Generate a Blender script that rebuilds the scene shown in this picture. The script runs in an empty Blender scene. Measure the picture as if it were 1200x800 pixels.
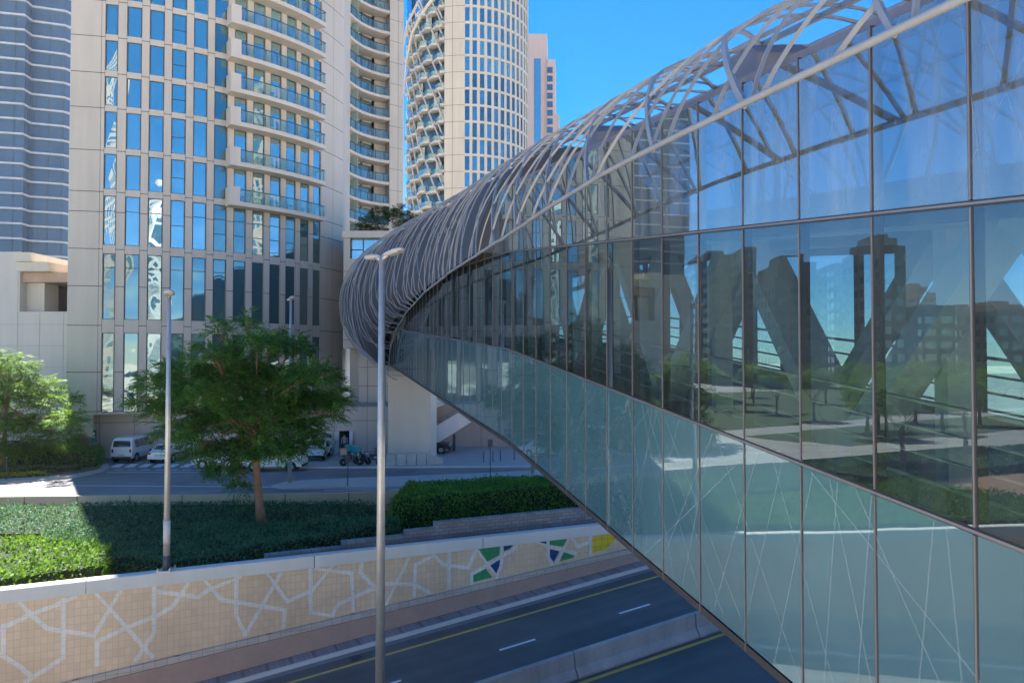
import bpy, math, random
import numpy as np
from mathutils import Vector, Matrix
V3 = Vector
rnd = random.Random(7)
S = bpy.context.scene
COL = S.collection
FPX = 870.0
PITCH = math.atan(20 / 870)
HC = 8.3

# ---------------------------------------------------------------- camera model helpers (lay out points on real planes)
def ray(px, py):
    dx = (px - 600) / FPX; dy = (400 - py) / FPX
    c, s = math.cos(PITCH), math.sin(PITCH)
    return V3((dx, c - dy * s, s + dy * c))
def P(px, py, Y):
    r = ray(px, py); k = Y / r.y
    return V3((r.x * k, Y, HC + r.z * k))
def G(px, py, z=0.0):
    r = ray(px, py); k = (z - HC) / r.z
    return V3((r.x * k, r.y * k, z))

# ---------------------------------------------------------------- mesh builder
class MB:
    def __init__(s): s.v = []; s.f = []; s.m = []
    def add(s, vs, fs, mi=0):
        b = len(s.v); s.v.extend([tuple(p) for p in vs])
        for f in fs: s.f.append(tuple(b + i for i in f)); s.m.append(mi)
        return s
    def quad(s, a, b, c, d, mi=0): return s.add([a, b, c, d], [(0, 1, 2, 3)], mi)
    def poly(s, pts, mi=0): return s.add(pts, [tuple(range(len(pts)))], mi)
    def box(s, x0, x1, y0, y1, z0, z1, mi=0):
        return s.hexa([(x0, y0), (x1, y0), (x1, y1), (x0, y1)], z0, z1, mi)
    def hexa(s, p, z0, z1, mi=0): return s.prism(p, z0, z1, mi)
    def prism(s, p, z0, z1, mi=0, cap=True):
        n = len(p)
        a = [(q[0], q[1], z0) for q in p]; b = [(q[0], q[1], z1) for q in p]
        fs = [(i, (i + 1) % n, n + (i + 1) % n, n + i) for i in range(n)]
        if cap: fs += [tuple(range(n - 1, -1, -1)), tuple(range(n, 2 * n))]
        return s.add(a + b, fs, mi)
    def ext(s, pts, vec, mi=0):
        n = len(pts); vec = V3(vec)
        a = [V3(p) for p in pts]; b = [p + vec for p in a]
        fs = [(i, (i + 1) % n, n + (i + 1) % n, n + i) for i in range(n)]
        fs += [tuple(range(n - 1, -1, -1)), tuple(range(n, 2 * n))]
        return s.add(a + b, fs, mi)
    def obox(s, c, ax, ay, az, mi=0):
        c = V3(c); ax = V3(ax); ay = V3(ay); az = V3(az)
        v = [c - ax - ay - az, c + ax - ay - az, c + ax + ay - az, c - ax + ay - az,
             c - ax - ay + az, c + ax - ay + az, c + ax + ay + az, c - ax + ay + az]
        return s.add(v, [(3, 2, 1, 0), (4, 5, 6, 7), (0, 1, 5, 4), (1, 2, 6, 5), (2, 3, 7, 6), (3, 0, 4, 7)], mi)
    def bar(s, p, q, w, h, mi=0, up=(0, 0, 1)):
        p = V3(p); q = V3(q); d = q - p; L = d.length
        if L < 1e-6: return s
        d /= L; u = V3(up); sd = d.cross(u)
        if sd.length < 1e-4: sd = d.cross(V3((1, 0, 0)))
        sd.normalize(); u = sd.cross(d)
        return s.obox((p + q) / 2, d * L / 2, sd * w / 2, u * h / 2, mi)
    def tube(s, pts, r, n=6, mi=0, cap=True, flat=1.0):
        pts = [V3(p) for p in pts]; k = len(pts)
        rr = r if isinstance(r, (list, tuple)) else [r] * k
        vs = []; prev = None
        for i, p in enumerate(pts):
            d = (pts[min(i + 1, k - 1)] - pts[max(i - 1, 0)]).normalized()
            if prev is None:
                a = d.cross(V3((0, 0, 1)))
                if a.length < 1e-3: a = d.cross(V3((1, 0, 0)))
            else: a = prev - d * prev.dot(d)
            a.normalize(); prev = a; b = d.cross(a)
            for j in range(n):
                t = 2 * math.pi * j / n
                vs.append(p + a * math.cos(t) * rr[i] + b * math.sin(t) * rr[i] * flat)
        fs = []
        for i in range(k - 1):
            for j in range(n):
                fs.append((i * n + j, i * n + (j + 1) % n, (i + 1) * n + (j + 1) % n, (i + 1) * n + j))
        if cap: fs += [tuple(range(n - 1, -1, -1)), tuple((k - 1) * n + j for j in range(n))]
        return s.add(vs, fs, mi)
    def lathe(s, c, prof, n=16, mi=0, axis='z'):
        c = V3(c); vs = []
        for r, z in prof:
            for j in range(n):
                t = 2 * math.pi * j / n; a, b = r * math.cos(t), r * math.sin(t)
                vs.append(c + (V3((a, b, z)) if axis == 'z' else V3((a, z, b)) if axis == 'y' else V3((z, a, b))))
        fs = []
        for i in range(len(prof) - 1):
            for j in range(n):
                fs.append((i * n + j, i * n + (j + 1) % n, (i + 1) * n + (j + 1) % n, (i + 1) * n + j))
        fs += [tuple(range(n - 1, -1, -1)), tuple((len(prof) - 1) * n + j for j in range(n))]
        return s.add(vs, fs, mi)
    def ball(s, c, r, n=10, mi=0, sc=(1, 1, 1)):
        c = V3(c); vs = []; k = max(4, n // 2 + 1)
        for i in range(k + 1):
            ph = math.pi * i / k
            for j in range(n):
                t = 2 * math.pi * j / n
                vs.append(c + V3((r * sc[0] * math.sin(ph) * math.cos(t), r * sc[1] * math.sin(ph) * math.sin(t), r * sc[2] * math.cos(ph))))
        fs = [(i * n + j, (i + 1) * n + j, (i + 1) * n + (j + 1) % n, i * n + (j + 1) % n) for i in range(k) for j in range(n)]
        return s.add(vs, fs, mi)

def wloc(o):
    l = V3((0, 0, 0))
    while o is not None: l = l + o.location; o = o.parent
    return l
def obj(name, mb, mats, parent=None, smooth=False, bevel=0, autos=None):
    me = bpy.data.meshes.new(name)
    off = wloc(parent)
    me.from_pydata([(p[0] - off.x, p[1] - off.y, p[2] - off.z) for p in mb.v], [], mb.f)
    if not isinstance(mats, (list, tuple)): mats = [mats]
    for m in mats: me.materials.append(m)
    if len(mats) > 1: me.polygons.foreach_set('material_index', mb.m)
    if smooth: me.polygons.foreach_set('use_smooth', [True] * len(me.polygons))
    me.update()
    o = bpy.data.objects.new(name, me); COL.objects.link(o)
    if parent is not None: o.parent = parent
    if bevel:
        b = o.modifiers.new('bevel', 'BEVEL'); b.width = bevel; b.segments = 2; b.limit_method = 'ANGLE'; b.angle_limit = 0.7
    return o
def tag(o, label, cat, group=None, kind=None):
    if label: o['label'] = label
    if cat: o['category'] = cat
    if group: o['group'] = group
    if kind: o['kind'] = kind
    return o
def thing(name, label, cat, loc=(0, 0, 0), group=None):
    o = bpy.data.objects.new(name, None); COL.objects.link(o); o.location = loc; o.empty_display_size = .3
    return tag(o, label, cat, group)
def struct(name, mb, m, label=None):
    o = obj(name, mb, m); o['kind'] = 'structure'
    if label: o['label'] = label
    return o
def dup(root, loc, rotz=0.0, label=None, group=None, scale=None):
    r = root.copy(); COL.objects.link(r); r.location = loc; r.rotation_euler = (0, 0, rotz)
    if scale: r.scale = scale
    if label: r['label'] = label
    if group: r['group'] = group
    for ch in list(root.children):
        c = ch.copy(); COL.objects.link(c); c.parent = r
        for g in list(ch.children):
            d = g.copy(); COL.objects.link(d); d.parent = c
    return r

# ---------------------------------------------------------------- materials
class NT:
    def __init__(s, name):
        s.m = bpy.data.materials.new(name); s.m.use_nodes = True
        s.t = s.m.node_tree; s.t.nodes.clear()
        s.out = s.n('ShaderNodeOutputMaterial')
    def n(s, t, **kw):
        x = s.t.nodes.new(t)
        for k, v in kw.items():
            if k.startswith('_'): setattr(x, k[1:], v)
            else: x.inputs[k.replace('__', ' ')].default_value = v
        return x
    def l(s, a, b): s.t.links.new(a, b)
    def math(s, op, a, b=None):
        x = s.n('ShaderNodeMath', _operation=op)
        for i, q in enumerate((a, b)):
            if q is None: continue
            if isinstance(q, (int, float)): x.inputs[i].default_value = q
            else: s.l(q, x.inputs[i])
        return x.outputs[0]
    def pos(s): return s.n('ShaderNodeNewGeometry').outputs['Position']
    def noise(s, vec, scale, detail=3, rough=.55):
        x = s.n('ShaderNodeTexNoise'); x.inputs['Scale'].default_value = scale
        x.inputs['Detail'].default_value = detail; x.inputs['Roughness'].default_value = rough
        s.l(vec, x.inputs['Vector']); return x.outputs['Fac']
    def ramp(s, fac, stops):
        x = s.n('ShaderNodeValToRGB'); s.l(fac, x.inputs[0]); e = x.color_ramp.elements
        while len(e) < len(stops): e.new(.5)
        for i, (p, c) in enumerate(stops):
            e[i].position = p; e[i].color = (c[0], c[1], c[2], 1) if not isinstance(c, (int, float)) else (c, c, c, 1)
        return x.outputs[0]
    def mixc(s, fac, a, b, bt='MIX'):
        x = s.n('ShaderNodeMix', _data_type='RGBA', _blend_type=bt)
        for i, q in ((0, fac), (6, a), (7, b)):
            if isinstance(q, (int, float)): x.inputs[i].default_value = q
            elif isinstance(q, tuple): x.inputs[i].default_value = (q[0], q[1], q[2], 1)
            else: s.l(q, x.inputs[i])
        return x.outputs[2]
    def bump(s, h, strength=.3, dist=.02):
        x = s.n('ShaderNodeBump'); x.inputs['Strength'].default_value = strength; x.inputs['Distance'].default_value = dist
        s.l(h, x.inputs['Height']); return x.outputs[0]
    def schlick(s, r0=.05):
        ge = s.n('ShaderNodeNewGeometry'); d = s.n('ShaderNodeVectorMath', _operation='DOT_PRODUCT')
        s.l(ge.outputs['Incoming'], d.inputs[0]); s.l(ge.outputs['Normal'], d.inputs[1])
        c = s.math('SUBTRACT', 1.0, s.math('ABSOLUTE', d.outputs['Value']))
        return s.math('ADD', s.math('MULTIPLY', s.math('POWER', c, 4.0), 1 - r0), r0)
def setc(sock, c): sock.default_value = (c[0], c[1], c[2], 1)

def mat(name, col, rough=.65, metal=0.0, var=.18, scale=.6, fine=6.0, bump=0.0, spec=.4, coat=0.0):
    """plain surface: slow weathering plus fine grain in the albedo"""
    k = NT(name); p = k.n('ShaderNodeBsdfPrincipled')
    p.inputs['Roughness'].default_value = rough; p.inputs['Metallic'].default_value = metal
    p.inputs['Specular IOR Level'].default_value = spec
    if coat: p.inputs['Coat Weight'].default_value = coat
    if var > 0:
        pos = k.pos()
        a = k.noise(pos, scale, 4, .6); b = k.noise(pos, fine, 3, .6)
        f = k.math('ADD', k.math('MULTIPLY', a, .65), k.math('MULTIPLY', b, .35))
        lo = tuple(c * (1 - var) for c in col); hi = tuple(min(1, c * (1 + var)) for c in col)
        k.l(k.ramp(f, [(.3, lo), (.7, hi)]), p.inputs['Base Color'])
        if bump: k.l(k.bump(b, bump, .02), p.inputs['Normal'])
    else: setc(p.inputs['Base Color'], col)
    k.l(p.outputs[0], k.out.inputs[0])
    return k.m

def streaky(name, col, rough=.6, var=.15):
    """stone or concrete with soft vertical run-off streaks"""
    k = NT(name); p = k.n('ShaderNodeBsdfPrincipled'); p.inputs['Roughness'].default_value = rough
    p.inputs['Specular IOR Level'].default_value = .35
    mp = k.n('ShaderNodeMapping'); mp.inputs['Scale'].default_value = (1.6, 1.6, .12); k.l(k.pos(), mp.inputs['Vector'])
    a = k.noise(mp.outputs[0], 1.0, 5, .6); b = k.noise(k.pos(), .22, 3, .5); c = k.noise(k.pos(), 9, 2, .5)
    f = k.math('ADD', k.math('ADD', k.math('MULTIPLY', a, .45), k.math('MULTIPLY', b, .4)), k.math('MULTIPLY', c, .15))
    lo = tuple(x * (1 - var) for x in col); hi = tuple(x * (1 + var) for x in col)
    k.l(k.ramp(f, [(.32, lo), (.68, hi)]), p.inputs['Base Color'])
    k.l(k.bump(c, .1, .01), p.inputs['Normal'])
    k.l(p.outputs[0], k.out.inputs[0]); return k.m

def leafmat(name, c1, c2, c3, trans=.35):
    k = NT(name)
    rp = k.n('ShaderNodeNewGeometry').outputs['Random Per Island']
    nz = k.noise(k.pos(), .9, 2)
    f = k.math('ADD', k.math('MULTIPLY', rp, .55), k.math('MULTIPLY', nz, .45))
    c = k.ramp(f, [(.22, c1), (.5, c2), (.8, c3)])
    d = k.n('ShaderNodeBsdfPrincipled'); d.inputs['Roughness'].default_value = .55; d.inputs['Specular IOR Level'].default_value = .12
    k.l(c, d.inputs['Base Color'])
    t = k.n('ShaderNodeBsdfTranslucent'); k.l(k.mixc(.35, c, (.25, .38, .04)), t.inputs['Color'])
    m = k.n('ShaderNodeMixShader'); m.inputs[0].default_value = trans
    k.l(d.outputs[0], m.inputs[1]); k.l(t.outputs[0], m.inputs[2]); k.l(m.outputs[0], k.out.inputs[0])
    return k.m

def windowmat(name, base, refl, tint=(.85, .93, 1), wav=.35, scale=.45):
    """reflective coated window glass over a dark room, with rolled-glass waviness"""
    k = NT(name)
    d = k.n('ShaderNodeBsdfPrincipled'); d.inputs['Roughness'].default_value = .3
    rp = k.n('ShaderNodeNewGeometry').outputs['Random Per Island']
    k.l(k.ramp(rp, [(.1, tuple(x * .35 for x in base)), (.9, tuple(x * 2.0 for x in base))]), d.inputs['Base Color'])
    g = k.n('ShaderNodeBsdfGlossy'); g.inputs['Roughness'].default_value = .012; setc(g.inputs['Color'], tint)
    k.l(k.bump(k.noise(k.pos(), scale, 0, .4), wav, .10), g.inputs['Normal'])
    f = k.math('MINIMUM', k.math('ADD', k.schlick(), refl), .95)
    m = k.n('ShaderNodeMixShader'); k.l(f, m.inputs[0]); k.l(d.outputs[0], m.inputs[1]); k.l(g.outputs[0], m.inputs[2])
    k.l(m.outputs[0], k.out.inputs[0]); return k.m

def bridgeglass(name, tint, refl, gtint, wav=.12, haze_veil=.06, fmul=1.0):
    k = NT(name)
    t = k.n('ShaderNodeBsdfTransparent'); setc(t.inputs['Color'], tint)
    g = k.n('ShaderNodeBsdfGlossy'); g.inputs['Roughness'].default_value = .004; setc(g.inputs['Color'], gtint)
    k.l(k.bump(k.noise(k.pos(), .7, 2, .4), wav, .02), g.inputs['Normal'])
    f = k.math('MINIMUM', k.math('ADD', k.math('MULTIPLY', k.schlick(), fmul), refl), .92)
    m = k.n('ShaderNodeMixShader'); k.l(f, m.inputs[0]); k.l(t.outputs[0], m.inputs[1]); k.l(g.outputs[0], m.inputs[2])
    dd = k.n('ShaderNodeBsdfDiffuse'); setc(dd.inputs['Color'], (.55, .62, .64))  # pale streaky veil: the panes' hazy look painted into the glass colour
    mp = k.n('ShaderNodeMapping'); mp.inputs['Scale'].default_value = (2.5, 2.5, .35); k.l(k.pos(), mp.inputs['Vector'])
    dn = k.ramp(k.noise(mp.outputs[0], 1.2, 4), [(.35, .25), (.75, 1.0)])
    m2 = k.n('ShaderNodeMixShader'); k.l(k.math('MULTIPLY', dn, haze_veil), m2.inputs[0])
    k.l(m.outputs[0], m2.inputs[1]); k.l(dd.outputs[0], m2.inputs[2]); k.l(m2.outputs[0], k.out.inputs[0])
    return k.m

U2 = (0.9085, 0.4179); N2 = (0.4179, -0.9085); P0 = (-17.6, 25.5)
def tilemat(name, col, grout, w, h, rough=.5, var=.1, offset=0.0, mortar=.012, useroad=True):
    """tiles laid out along the road direction (t, height)"""
    k = NT(name); p = k.n('ShaderNodeBsdfPrincipled'); p.inputs['Roughness'].default_value = rough
    sub = k.n('ShaderNodeVectorMath', _operation='DOT_PRODUCT'); k.l(k.pos(), sub.inputs[0]); sub.inputs[1].default_value = (U2[0], U2[1], 0)
    sep = k.n('ShaderNodeSeparateXYZ'); k.l(k.pos(), sep.inputs[0])
    cmb = k.n('ShaderNodeCombineXYZ'); k.l(sub.outputs['Value'], cmb.inputs[0]); k.l(sep.outputs[2], cmb.inputs[1])
    br = k.n('ShaderNodeTexBrick'); k.l(cmb.outputs[0], br.inputs['Vector'])
    br.offset = offset; br.offset_frequency = 2
    br.inputs['Scale'].default_value = 1; br.inputs['Brick Width'].default_value = w; br.inputs['Row Height'].default_value = h
    br.inputs['Mortar Size'].default_value = mortar; br.inputs['Mortar Smooth'].default_value = .1; br.inputs['Bias'].default_value = 0
    setc(br.inputs['Color1'], tuple(c * (1 - var) for c in col)); setc(br.inputs['Color2'], tuple(c * (1 + var) for c in col)); setc(br.inputs['Mortar'], grout)
    nz = k.ramp(k.noise(k.pos(), .5, 4), [(.3, .82), (.7, 1.08)])
    c = k.mixc(1.0, br.outputs['Color'], nz, 'MULTIPLY')
    k.l(c, p.inputs['Base Color']); k.l(k.bump(br.outputs['Fac'], -.25, .01), p.inputs['Normal'])
    k.l(p.outputs[0], k.out.inputs[0]); return k.m

def asphaltmat(name, col, streak=True):
    k = NT(name); p = k.n('ShaderNodeBsdfPrincipled'); p.inputs['Roughness'].default_value = .75
    a = k.noise(k.pos(), .35, 4, .6); b = k.noise(k.pos(), 40, 2, .7)
    vt = k.n('ShaderNodeVectorMath', _operation='DOT_PRODUCT'); k.l(k.pos(), vt.inputs[0]); vt.inputs[1].default_value = (N2[0], N2[1], 0)
    tt = k.n('ShaderNodeVectorMath', _operation='DOT_PRODUCT'); k.l(k.pos(), tt.inputs[0]); tt.inputs[1].default_value = (U2[0] * .04, U2[1] * .04, 0)
    cm = k.n('ShaderNodeCombineXYZ'); k.l(vt.outputs['Value'], cm.inputs[0]); k.l(tt.outputs['Value'], cm.inputs[1])
    s = k.noise(cm.outputs[0], 1.3, 3, .5)
    f = k.math('ADD', k.math('ADD', k.math('MULTIPLY', a, .35), k.math('MULTIPLY', b, .25)), k.math('MULTIPLY', s, .4))
    k.l(k.ramp(f, [(.33, tuple(c * .6 for c in col)), (.68, tuple(c * 1.5 for c in col))]), p.inputs['Base Color'])
    k.l(k.bump(b, .25, .006), p.inputs['Normal'])
    k.l(p.outputs[0], k.out.inputs[0]); return k.m

M = {}
M['stone'] = streaky('beige_stone', (.535, .487, .42), .55, .10)
M['stone_pale'] = streaky('beige_stone_warm', (.565, .515, .45), .55, .08)  # slightly paler stone for slabs, canopies and trim
M['podium'] = streaky('podium_stone', (.50, .45, .405), .6, .10)
M['grey_stone'] = streaky('pale_grey_stone', (.52, .49, .46), .5, .10)
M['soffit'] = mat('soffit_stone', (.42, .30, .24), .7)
M['joint'] = mat('panel_joint', (.10, .085, .075), .8, var=.1)
M['win_blue'] = windowmat('window_glass', (.04, .13, .15), .40, (.82, .98, 1), .32)
M['win_dark'] = windowmat('dark_window_glass', (.016, .065, .072), .2, (.72, .97, 1), .4, .55)
M['frame'] = mat('dark_frame', (.045, .05, .06), .45, var=.1)
M['rail_glass'] = bridgeglass('balcony_glass', (.50, .74, .71), .07, (.68, .92, .90), .05, .22)
M['metal'] = mat('grey_metal', (.36, .37, .39), .45, .3, .12)
M['white_met'] = mat('pale_painted_steel', (.50, .50, .51), .45, .0, .12)
M['galv'] = mat('galvanised_steel', (.52, .50, .47), .42, .55, .12, 2.0)
M['darkmetal'] = mat('dark_metal', (.07, .075, .085), .5, .2, .15)
M['rubber'] = mat('black_rubber', (.02, .02, .022), .8, var=.1)
M['concrete'] = streaky('concrete', (.47, .44, .41), .8, .16)
M['concrete_w'] = streaky('pale_concrete', (.60, .585, .55), .75, .09)
M['asphalt'] = asphaltmat('asphalt', (.10, .10, .094))
M['asphalt_up'] = asphaltmat('worn_asphalt', (.21, .205, .20))
M['paving'] = mat('paving', (.42, .40, .38), .8, var=.14, scale=1.2)
M['soil'] = mat('soil', (.22, .13, .085), .95, var=.3, scale=2, bump=.6)
M['ground'] = mat('sandy_ground', (.52, .455, .38), .95, var=.2, scale=.1)
M['wpaint'] = mat('white_road_paint', (.74, .74, .72), .7, var=.2, scale=2)
M['ypaint'] = mat('yellow_road_paint', (.62, .42, .10), .7, var=.2, scale=2)

# ---------------------------------------------------------------- the setting
def TV(t, v, z): return V3((P0[0] + U2[0] * t + N2[0] * v, P0[1] + U2[1] * t + N2[1] * v, z))
def zr(t): return max(-7.5, min(0.0, -4.54 + .115 * t))
def zs(t): return min(-.25, max(-5.9, -3.25 + .092 * t))
def tv_of(p): dx = p[0] - P0[0]; dy = p[1] - P0[1]; return dx * U2[0] + dy * U2[1], dx * N2[0] + dy * N2[1]
TL = [-420, -120, -60, -28.5, -25.7, -15, -5, 5, 15, 25, 32.6, 36, 39.48, 45, 60, 120, 420]
def ribbon(mb, v0, f0, v1, f1, ts=TL, mi=0):
    for a, b in zip(ts[:-1], ts[1:]):
        mb.quad(TV(a, v0, f0(a)), TV(b, v0, f0(b)), TV(b, v1, f1(b)), TV(a, v1, f1(a)), mi)
g = MB(); g.quad(TV(-900, -.3, -.55), TV(900, -.3, -.55), TV(900, -900, -.55), TV(-900, -900, -.55))
g.quad(TV(-900, 17.3, -.02), TV(900, 17.3, -.02), TV(900, 900, -.02), TV(-900, 900, -.02))
struct('ground', g, M['ground'])
# upper street (beyond the low garden wall)
LW = [(-420, -330), (-60, 38.5), (-30, 43.5), (-11.3, 44.6), (2.2, 47.3), (14, 51), (420, 200)]
st = MB()
lw = [(-300, 20), (-60, 40.2), (-30, 43.6), (-11.3, 44.7), (2.2, 47.4), (14, 51.1), (300, 170)]
for a, b in zip(lw[:-1], lw[1:]):
    st.quad((a[0], a[1], 0), (b[0], b[1], 0), (b[0], 420, 0), (a[0], 420, 0))
struct('road', st, M['asphalt_up'])
pv = MB()
pv.prism([(-19.5, 56.3), (60, 59), (60, 75), (-19.5, 75)], -.1, .12)
struct('sidewalk', pv, M['paving'])
kb = MB(); kb.prism([(-19.5, 56.15), (60, 58.85), (60, 58.997), (-19.5, 56.297)], -.1, .135)
struct('kerb', kb, M['concrete_w'])
ip = [(318, 568.5), (330, 565), (350, 562.5), (400, 560), (480, 557), (560, 554), (640, 550), (760, 544), (760, 560), (640, 566), (560, 567.5), (480, 569), (400, 570), (335, 571)]
im = MB(); im.prism([tuple(G(x, y, .13))[:2] for x, y in ip][::-1], -.05, .13)
struct('median_pavement', im, mat('pale_paving', (.47, .455, .43), .8, var=.1, scale=1.5))
isl = MB(); ipts = [(-60, 566), (0, 564), (45, 561.5), (90, 557.5), (120, 551.5), (128.5, 547), (127, 543), (112, 541), (60, 540), (-60, 540)]
isl.prism([tuple(G(x, y, .12))[:2] for x, y in ipts][::-1], -.05, .12)
struct('planted_island_pavement', isl, M['paving'])
lawn = MB(); ip2 = [(-60, 562), (0, 560.5), (45, 558), (88, 554.5), (114, 549.5), (120, 546), (60, 543), (-60, 543)]
lawn.prism([tuple(G(x, y, .14))[:2] for x, y in ip2][::-1], .0, .145)
struct('island_soil_ground', lawn, M['soil'])
mk = MB()
def stripe(x0, y0, x1, y1, w, z=.006):
    a = G(x0, y0, z); b = G(x1, y1, z); d = (b - a).normalized(); s = V3((-d.y, d.x, 0)) * w / 2
    mk.quad(a - s, b - s, b + s, a + s)
stripe(-200, 568, 90, 568.5, .16); stripe(90.5, 568.5, 318, 570.3, .16); stripe(125, 552.7, 300, 553.2, .14)
stripe(380, 574, 640, 570.2, .14)
for i in range(11):
    x = 136 + i * 16.2
    q = [G(x - 7, 547.3, .006), G(x + 3.5, 547.3, .006), G(x + 10.5, 543.2, .006), G(x + 1.5, 543.2, .006)]
    mk.poly(q)
    stripe(x - 3, 550.1, x + 7.5, 550.1, .22, .006); stripe(x + 4, 541.4, x + 13, 541.4, .2, .006)
struct('road_markings', mk, M['wpaint'])
# underpass
ru = MB(); ribbon(ru, 1.25, zr, 16.9, zr); struct('underpass_road', ru, M['asphalt'])
gut = MB(); ribbon(gut, 1.27, lambda t: zr(t) + .003, 1.62, lambda t: zr(t) + .003); struct('gutter_pavement', gut, mat('gutter_concrete', (.20, .20, .205), .8, var=.2))
bank = MB(); ribbon(bank, .14, lambda t: zs(t) - .22, .42, lambda t: min(zr(t) + .14, zs(t) - .24))
struct('sloped_bank_ground', bank, mat('brown_bank', (.40, .27, .205), .85, var=.12, scale=.8, bump=.2))
sw = MB(); ribbon(sw, .42, lambda t: zr(t) + .13, 1.13, lambda t: zr(t) + .13)
struct('underpass_sidewalk', sw, tilemat('purple_pavers', (.30, .25, .26), (.2, .17, .18), .2, .1, .8, .12, .5, .008))
kb2 = MB(); ribbon(kb2, 1.13, lambda t: zr(t) + .135, 1.25, lambda t: zr(t) + .135); ribbon(kb2, 1.25, lambda t: zr(t) + .135, 1.27, zr)
struct('underpass_kerb', kb2, M['concrete_w'])
yl = MB()
fy = lambda t: zr(t) + .005
ribbon(yl, 2.31, fy, 2.47, fy); ribbon(yl, 8.72, fy, 8.9, fy); struct('yellow_edge_line_marking', yl, M['ypaint'])
wl = MB()
for c0, vv in ((17.4, 4.72), (19.5, 10.8)):
    for i in range(-12, 6):
        a = c0 + 5.3 * i - .75; ribbon(wl, vv, fy, vv + .14, fy, [a, a + 1.5])
ribbon(wl, 12.9, fy, 13.05, fy)
struct('lane_markings', wl, M['wpaint'])
nw = MB()
for a, b in zip(TL[:-1], TL[1:]):
    nw.hexa([TV(a, 16.9, 0)[:2], TV(b, 16.9, 0)[:2], TV(b, 17.3, 0)[:2], TV(a, 17.3, 0)[:2]], min(zr(a), zr(b)) - .2, .3)
tag(obj('retaining_wall', nw, M['concrete']), 'plain concrete retaining wall on the camera side of the sunken road', 'wall')

# mural retaining wall ------------------------------------------------------
rw = thing('retaining_wall', 'tan tiled retaining wall with pale strapwork and green, blue and yellow mural along the sunken road', 'wall', TV(10, 0, 0))
b = MB()
for a, c in zip(TL[3:13], TL[4:14]):
    lo0, lo1 = zs(a) - .22, zs(c) - .22
    b.add([TV(a, 0, lo0), TV(c, 0, lo1), TV(c, 0, -.051), TV(a, 0, -.051), TV(a, -.3, lo0), TV(c, -.3, lo1), TV(c, -.3, -.051), TV(a, -.3, -.051)],
          [(0, 1, 2, 3), (5, 4, 7, 6), (3, 2, 6, 7)])
obj('tiled_face', b, tilemat('tan_tiles', (.72, .54, .365), (.58, .43, .285), .20, .27, .45, .05, 0, .008), rw)
sp = MB()
for a, c in zip(TL[3:13], TL[4:14]):
    sp.add([TV(a, 0.003, zs(a) - .2), TV(c, .003, zs(c) - .2), TV(c, .003, zs(c) + .03), TV(a, .003, zs(a) + .03),
            TV(a, .16, zs(a) - .2), TV(c, .16, zs(c) - .2), TV(c, .16, zs(c) + .03), TV(a, .16, zs(a) + .03)],
           [(4, 5, 6, 7), (7, 6, 2, 3), (0, 1, 5, 4)])
obj('base_strip', sp, tilemat('pale_strip_tiles', (.50, .45, .40), (.3, .27, .24), .4, .3, .6, .06, 0, .01), rw)
# coping / parapet, cast in lengths that each butt against the next
joints = [-60, -37, -14, 1.83, 11.55, 21.05, 31, 41, 60]
def wall_pt(px, py, v=0.0):
    r = ray(px, py)
    k = (v - ((0 - P0[0]) * N2[0] + (0 - P0[1]) * N2[1])) / (r.x * N2[0] + r.y * N2[1])
    p = V3((r.x * k, r.y * k, HC + r.z * k)); t, _ = tv_of(p); return t, p.z
joints[4] = wall_pt(368, 650)[0]; joints[3] = wall_pt(101, 690)[0]; joints[5] = wall_pt(565, 630)[0]
for a, c in zip(joints[:-1], joints[1:]):
    m = MB(); pr = [(.10, -.05), (.10, .40), (.07, .43), (-.33, .43), (-.36, .40), (-.36, -.05)]
    m.ext([TV(a + .015, v, z) for v, z in pr], TV(c - .015, 0, 0) - TV(a + .015, 0, 0))
    obj('coping', m, M['concrete_w'], rw)
mp = MB()
def strap(pts, w=.155, lift=.006):
    q = [wall_pt(x, y) for x, y in pts]
    off = lift + .0004 * len(mp.f)
    off = lift + .00035 * (len(mp.f) % 40)
    q2 = []
    for (t, z) in q: q2.append(V3((t, z, 0)))
    n = len(q2); L = []; R = []
    for i in range(n):
        d0 = (q2[i] - q2[i - 1]).normalized() if i else (q2[1] - q2[0]).normalized()
        d1 = (q2[i + 1] - q2[i]).normalized() if i < n - 1 else d0
        nn = V3((-(d0.y + d1.y), d0.x + d1.x, 0))
        nn = nn.normalized() * (w / 2) / max(.6, math.cos(d0.angle(d1, 0) / 2))
        L.append(q2[i] + nn); R.append(q2[i] - nn)
    cl = lambda p: TV(p.x, off, max(zs(p.x) + .05, min(-.055, p.y)))
    for i in range(n - 1): mp.quad(cl(L[i]), cl(L[i + 1]), cl(R[i + 1]), cl(R[i]), 0)
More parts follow.
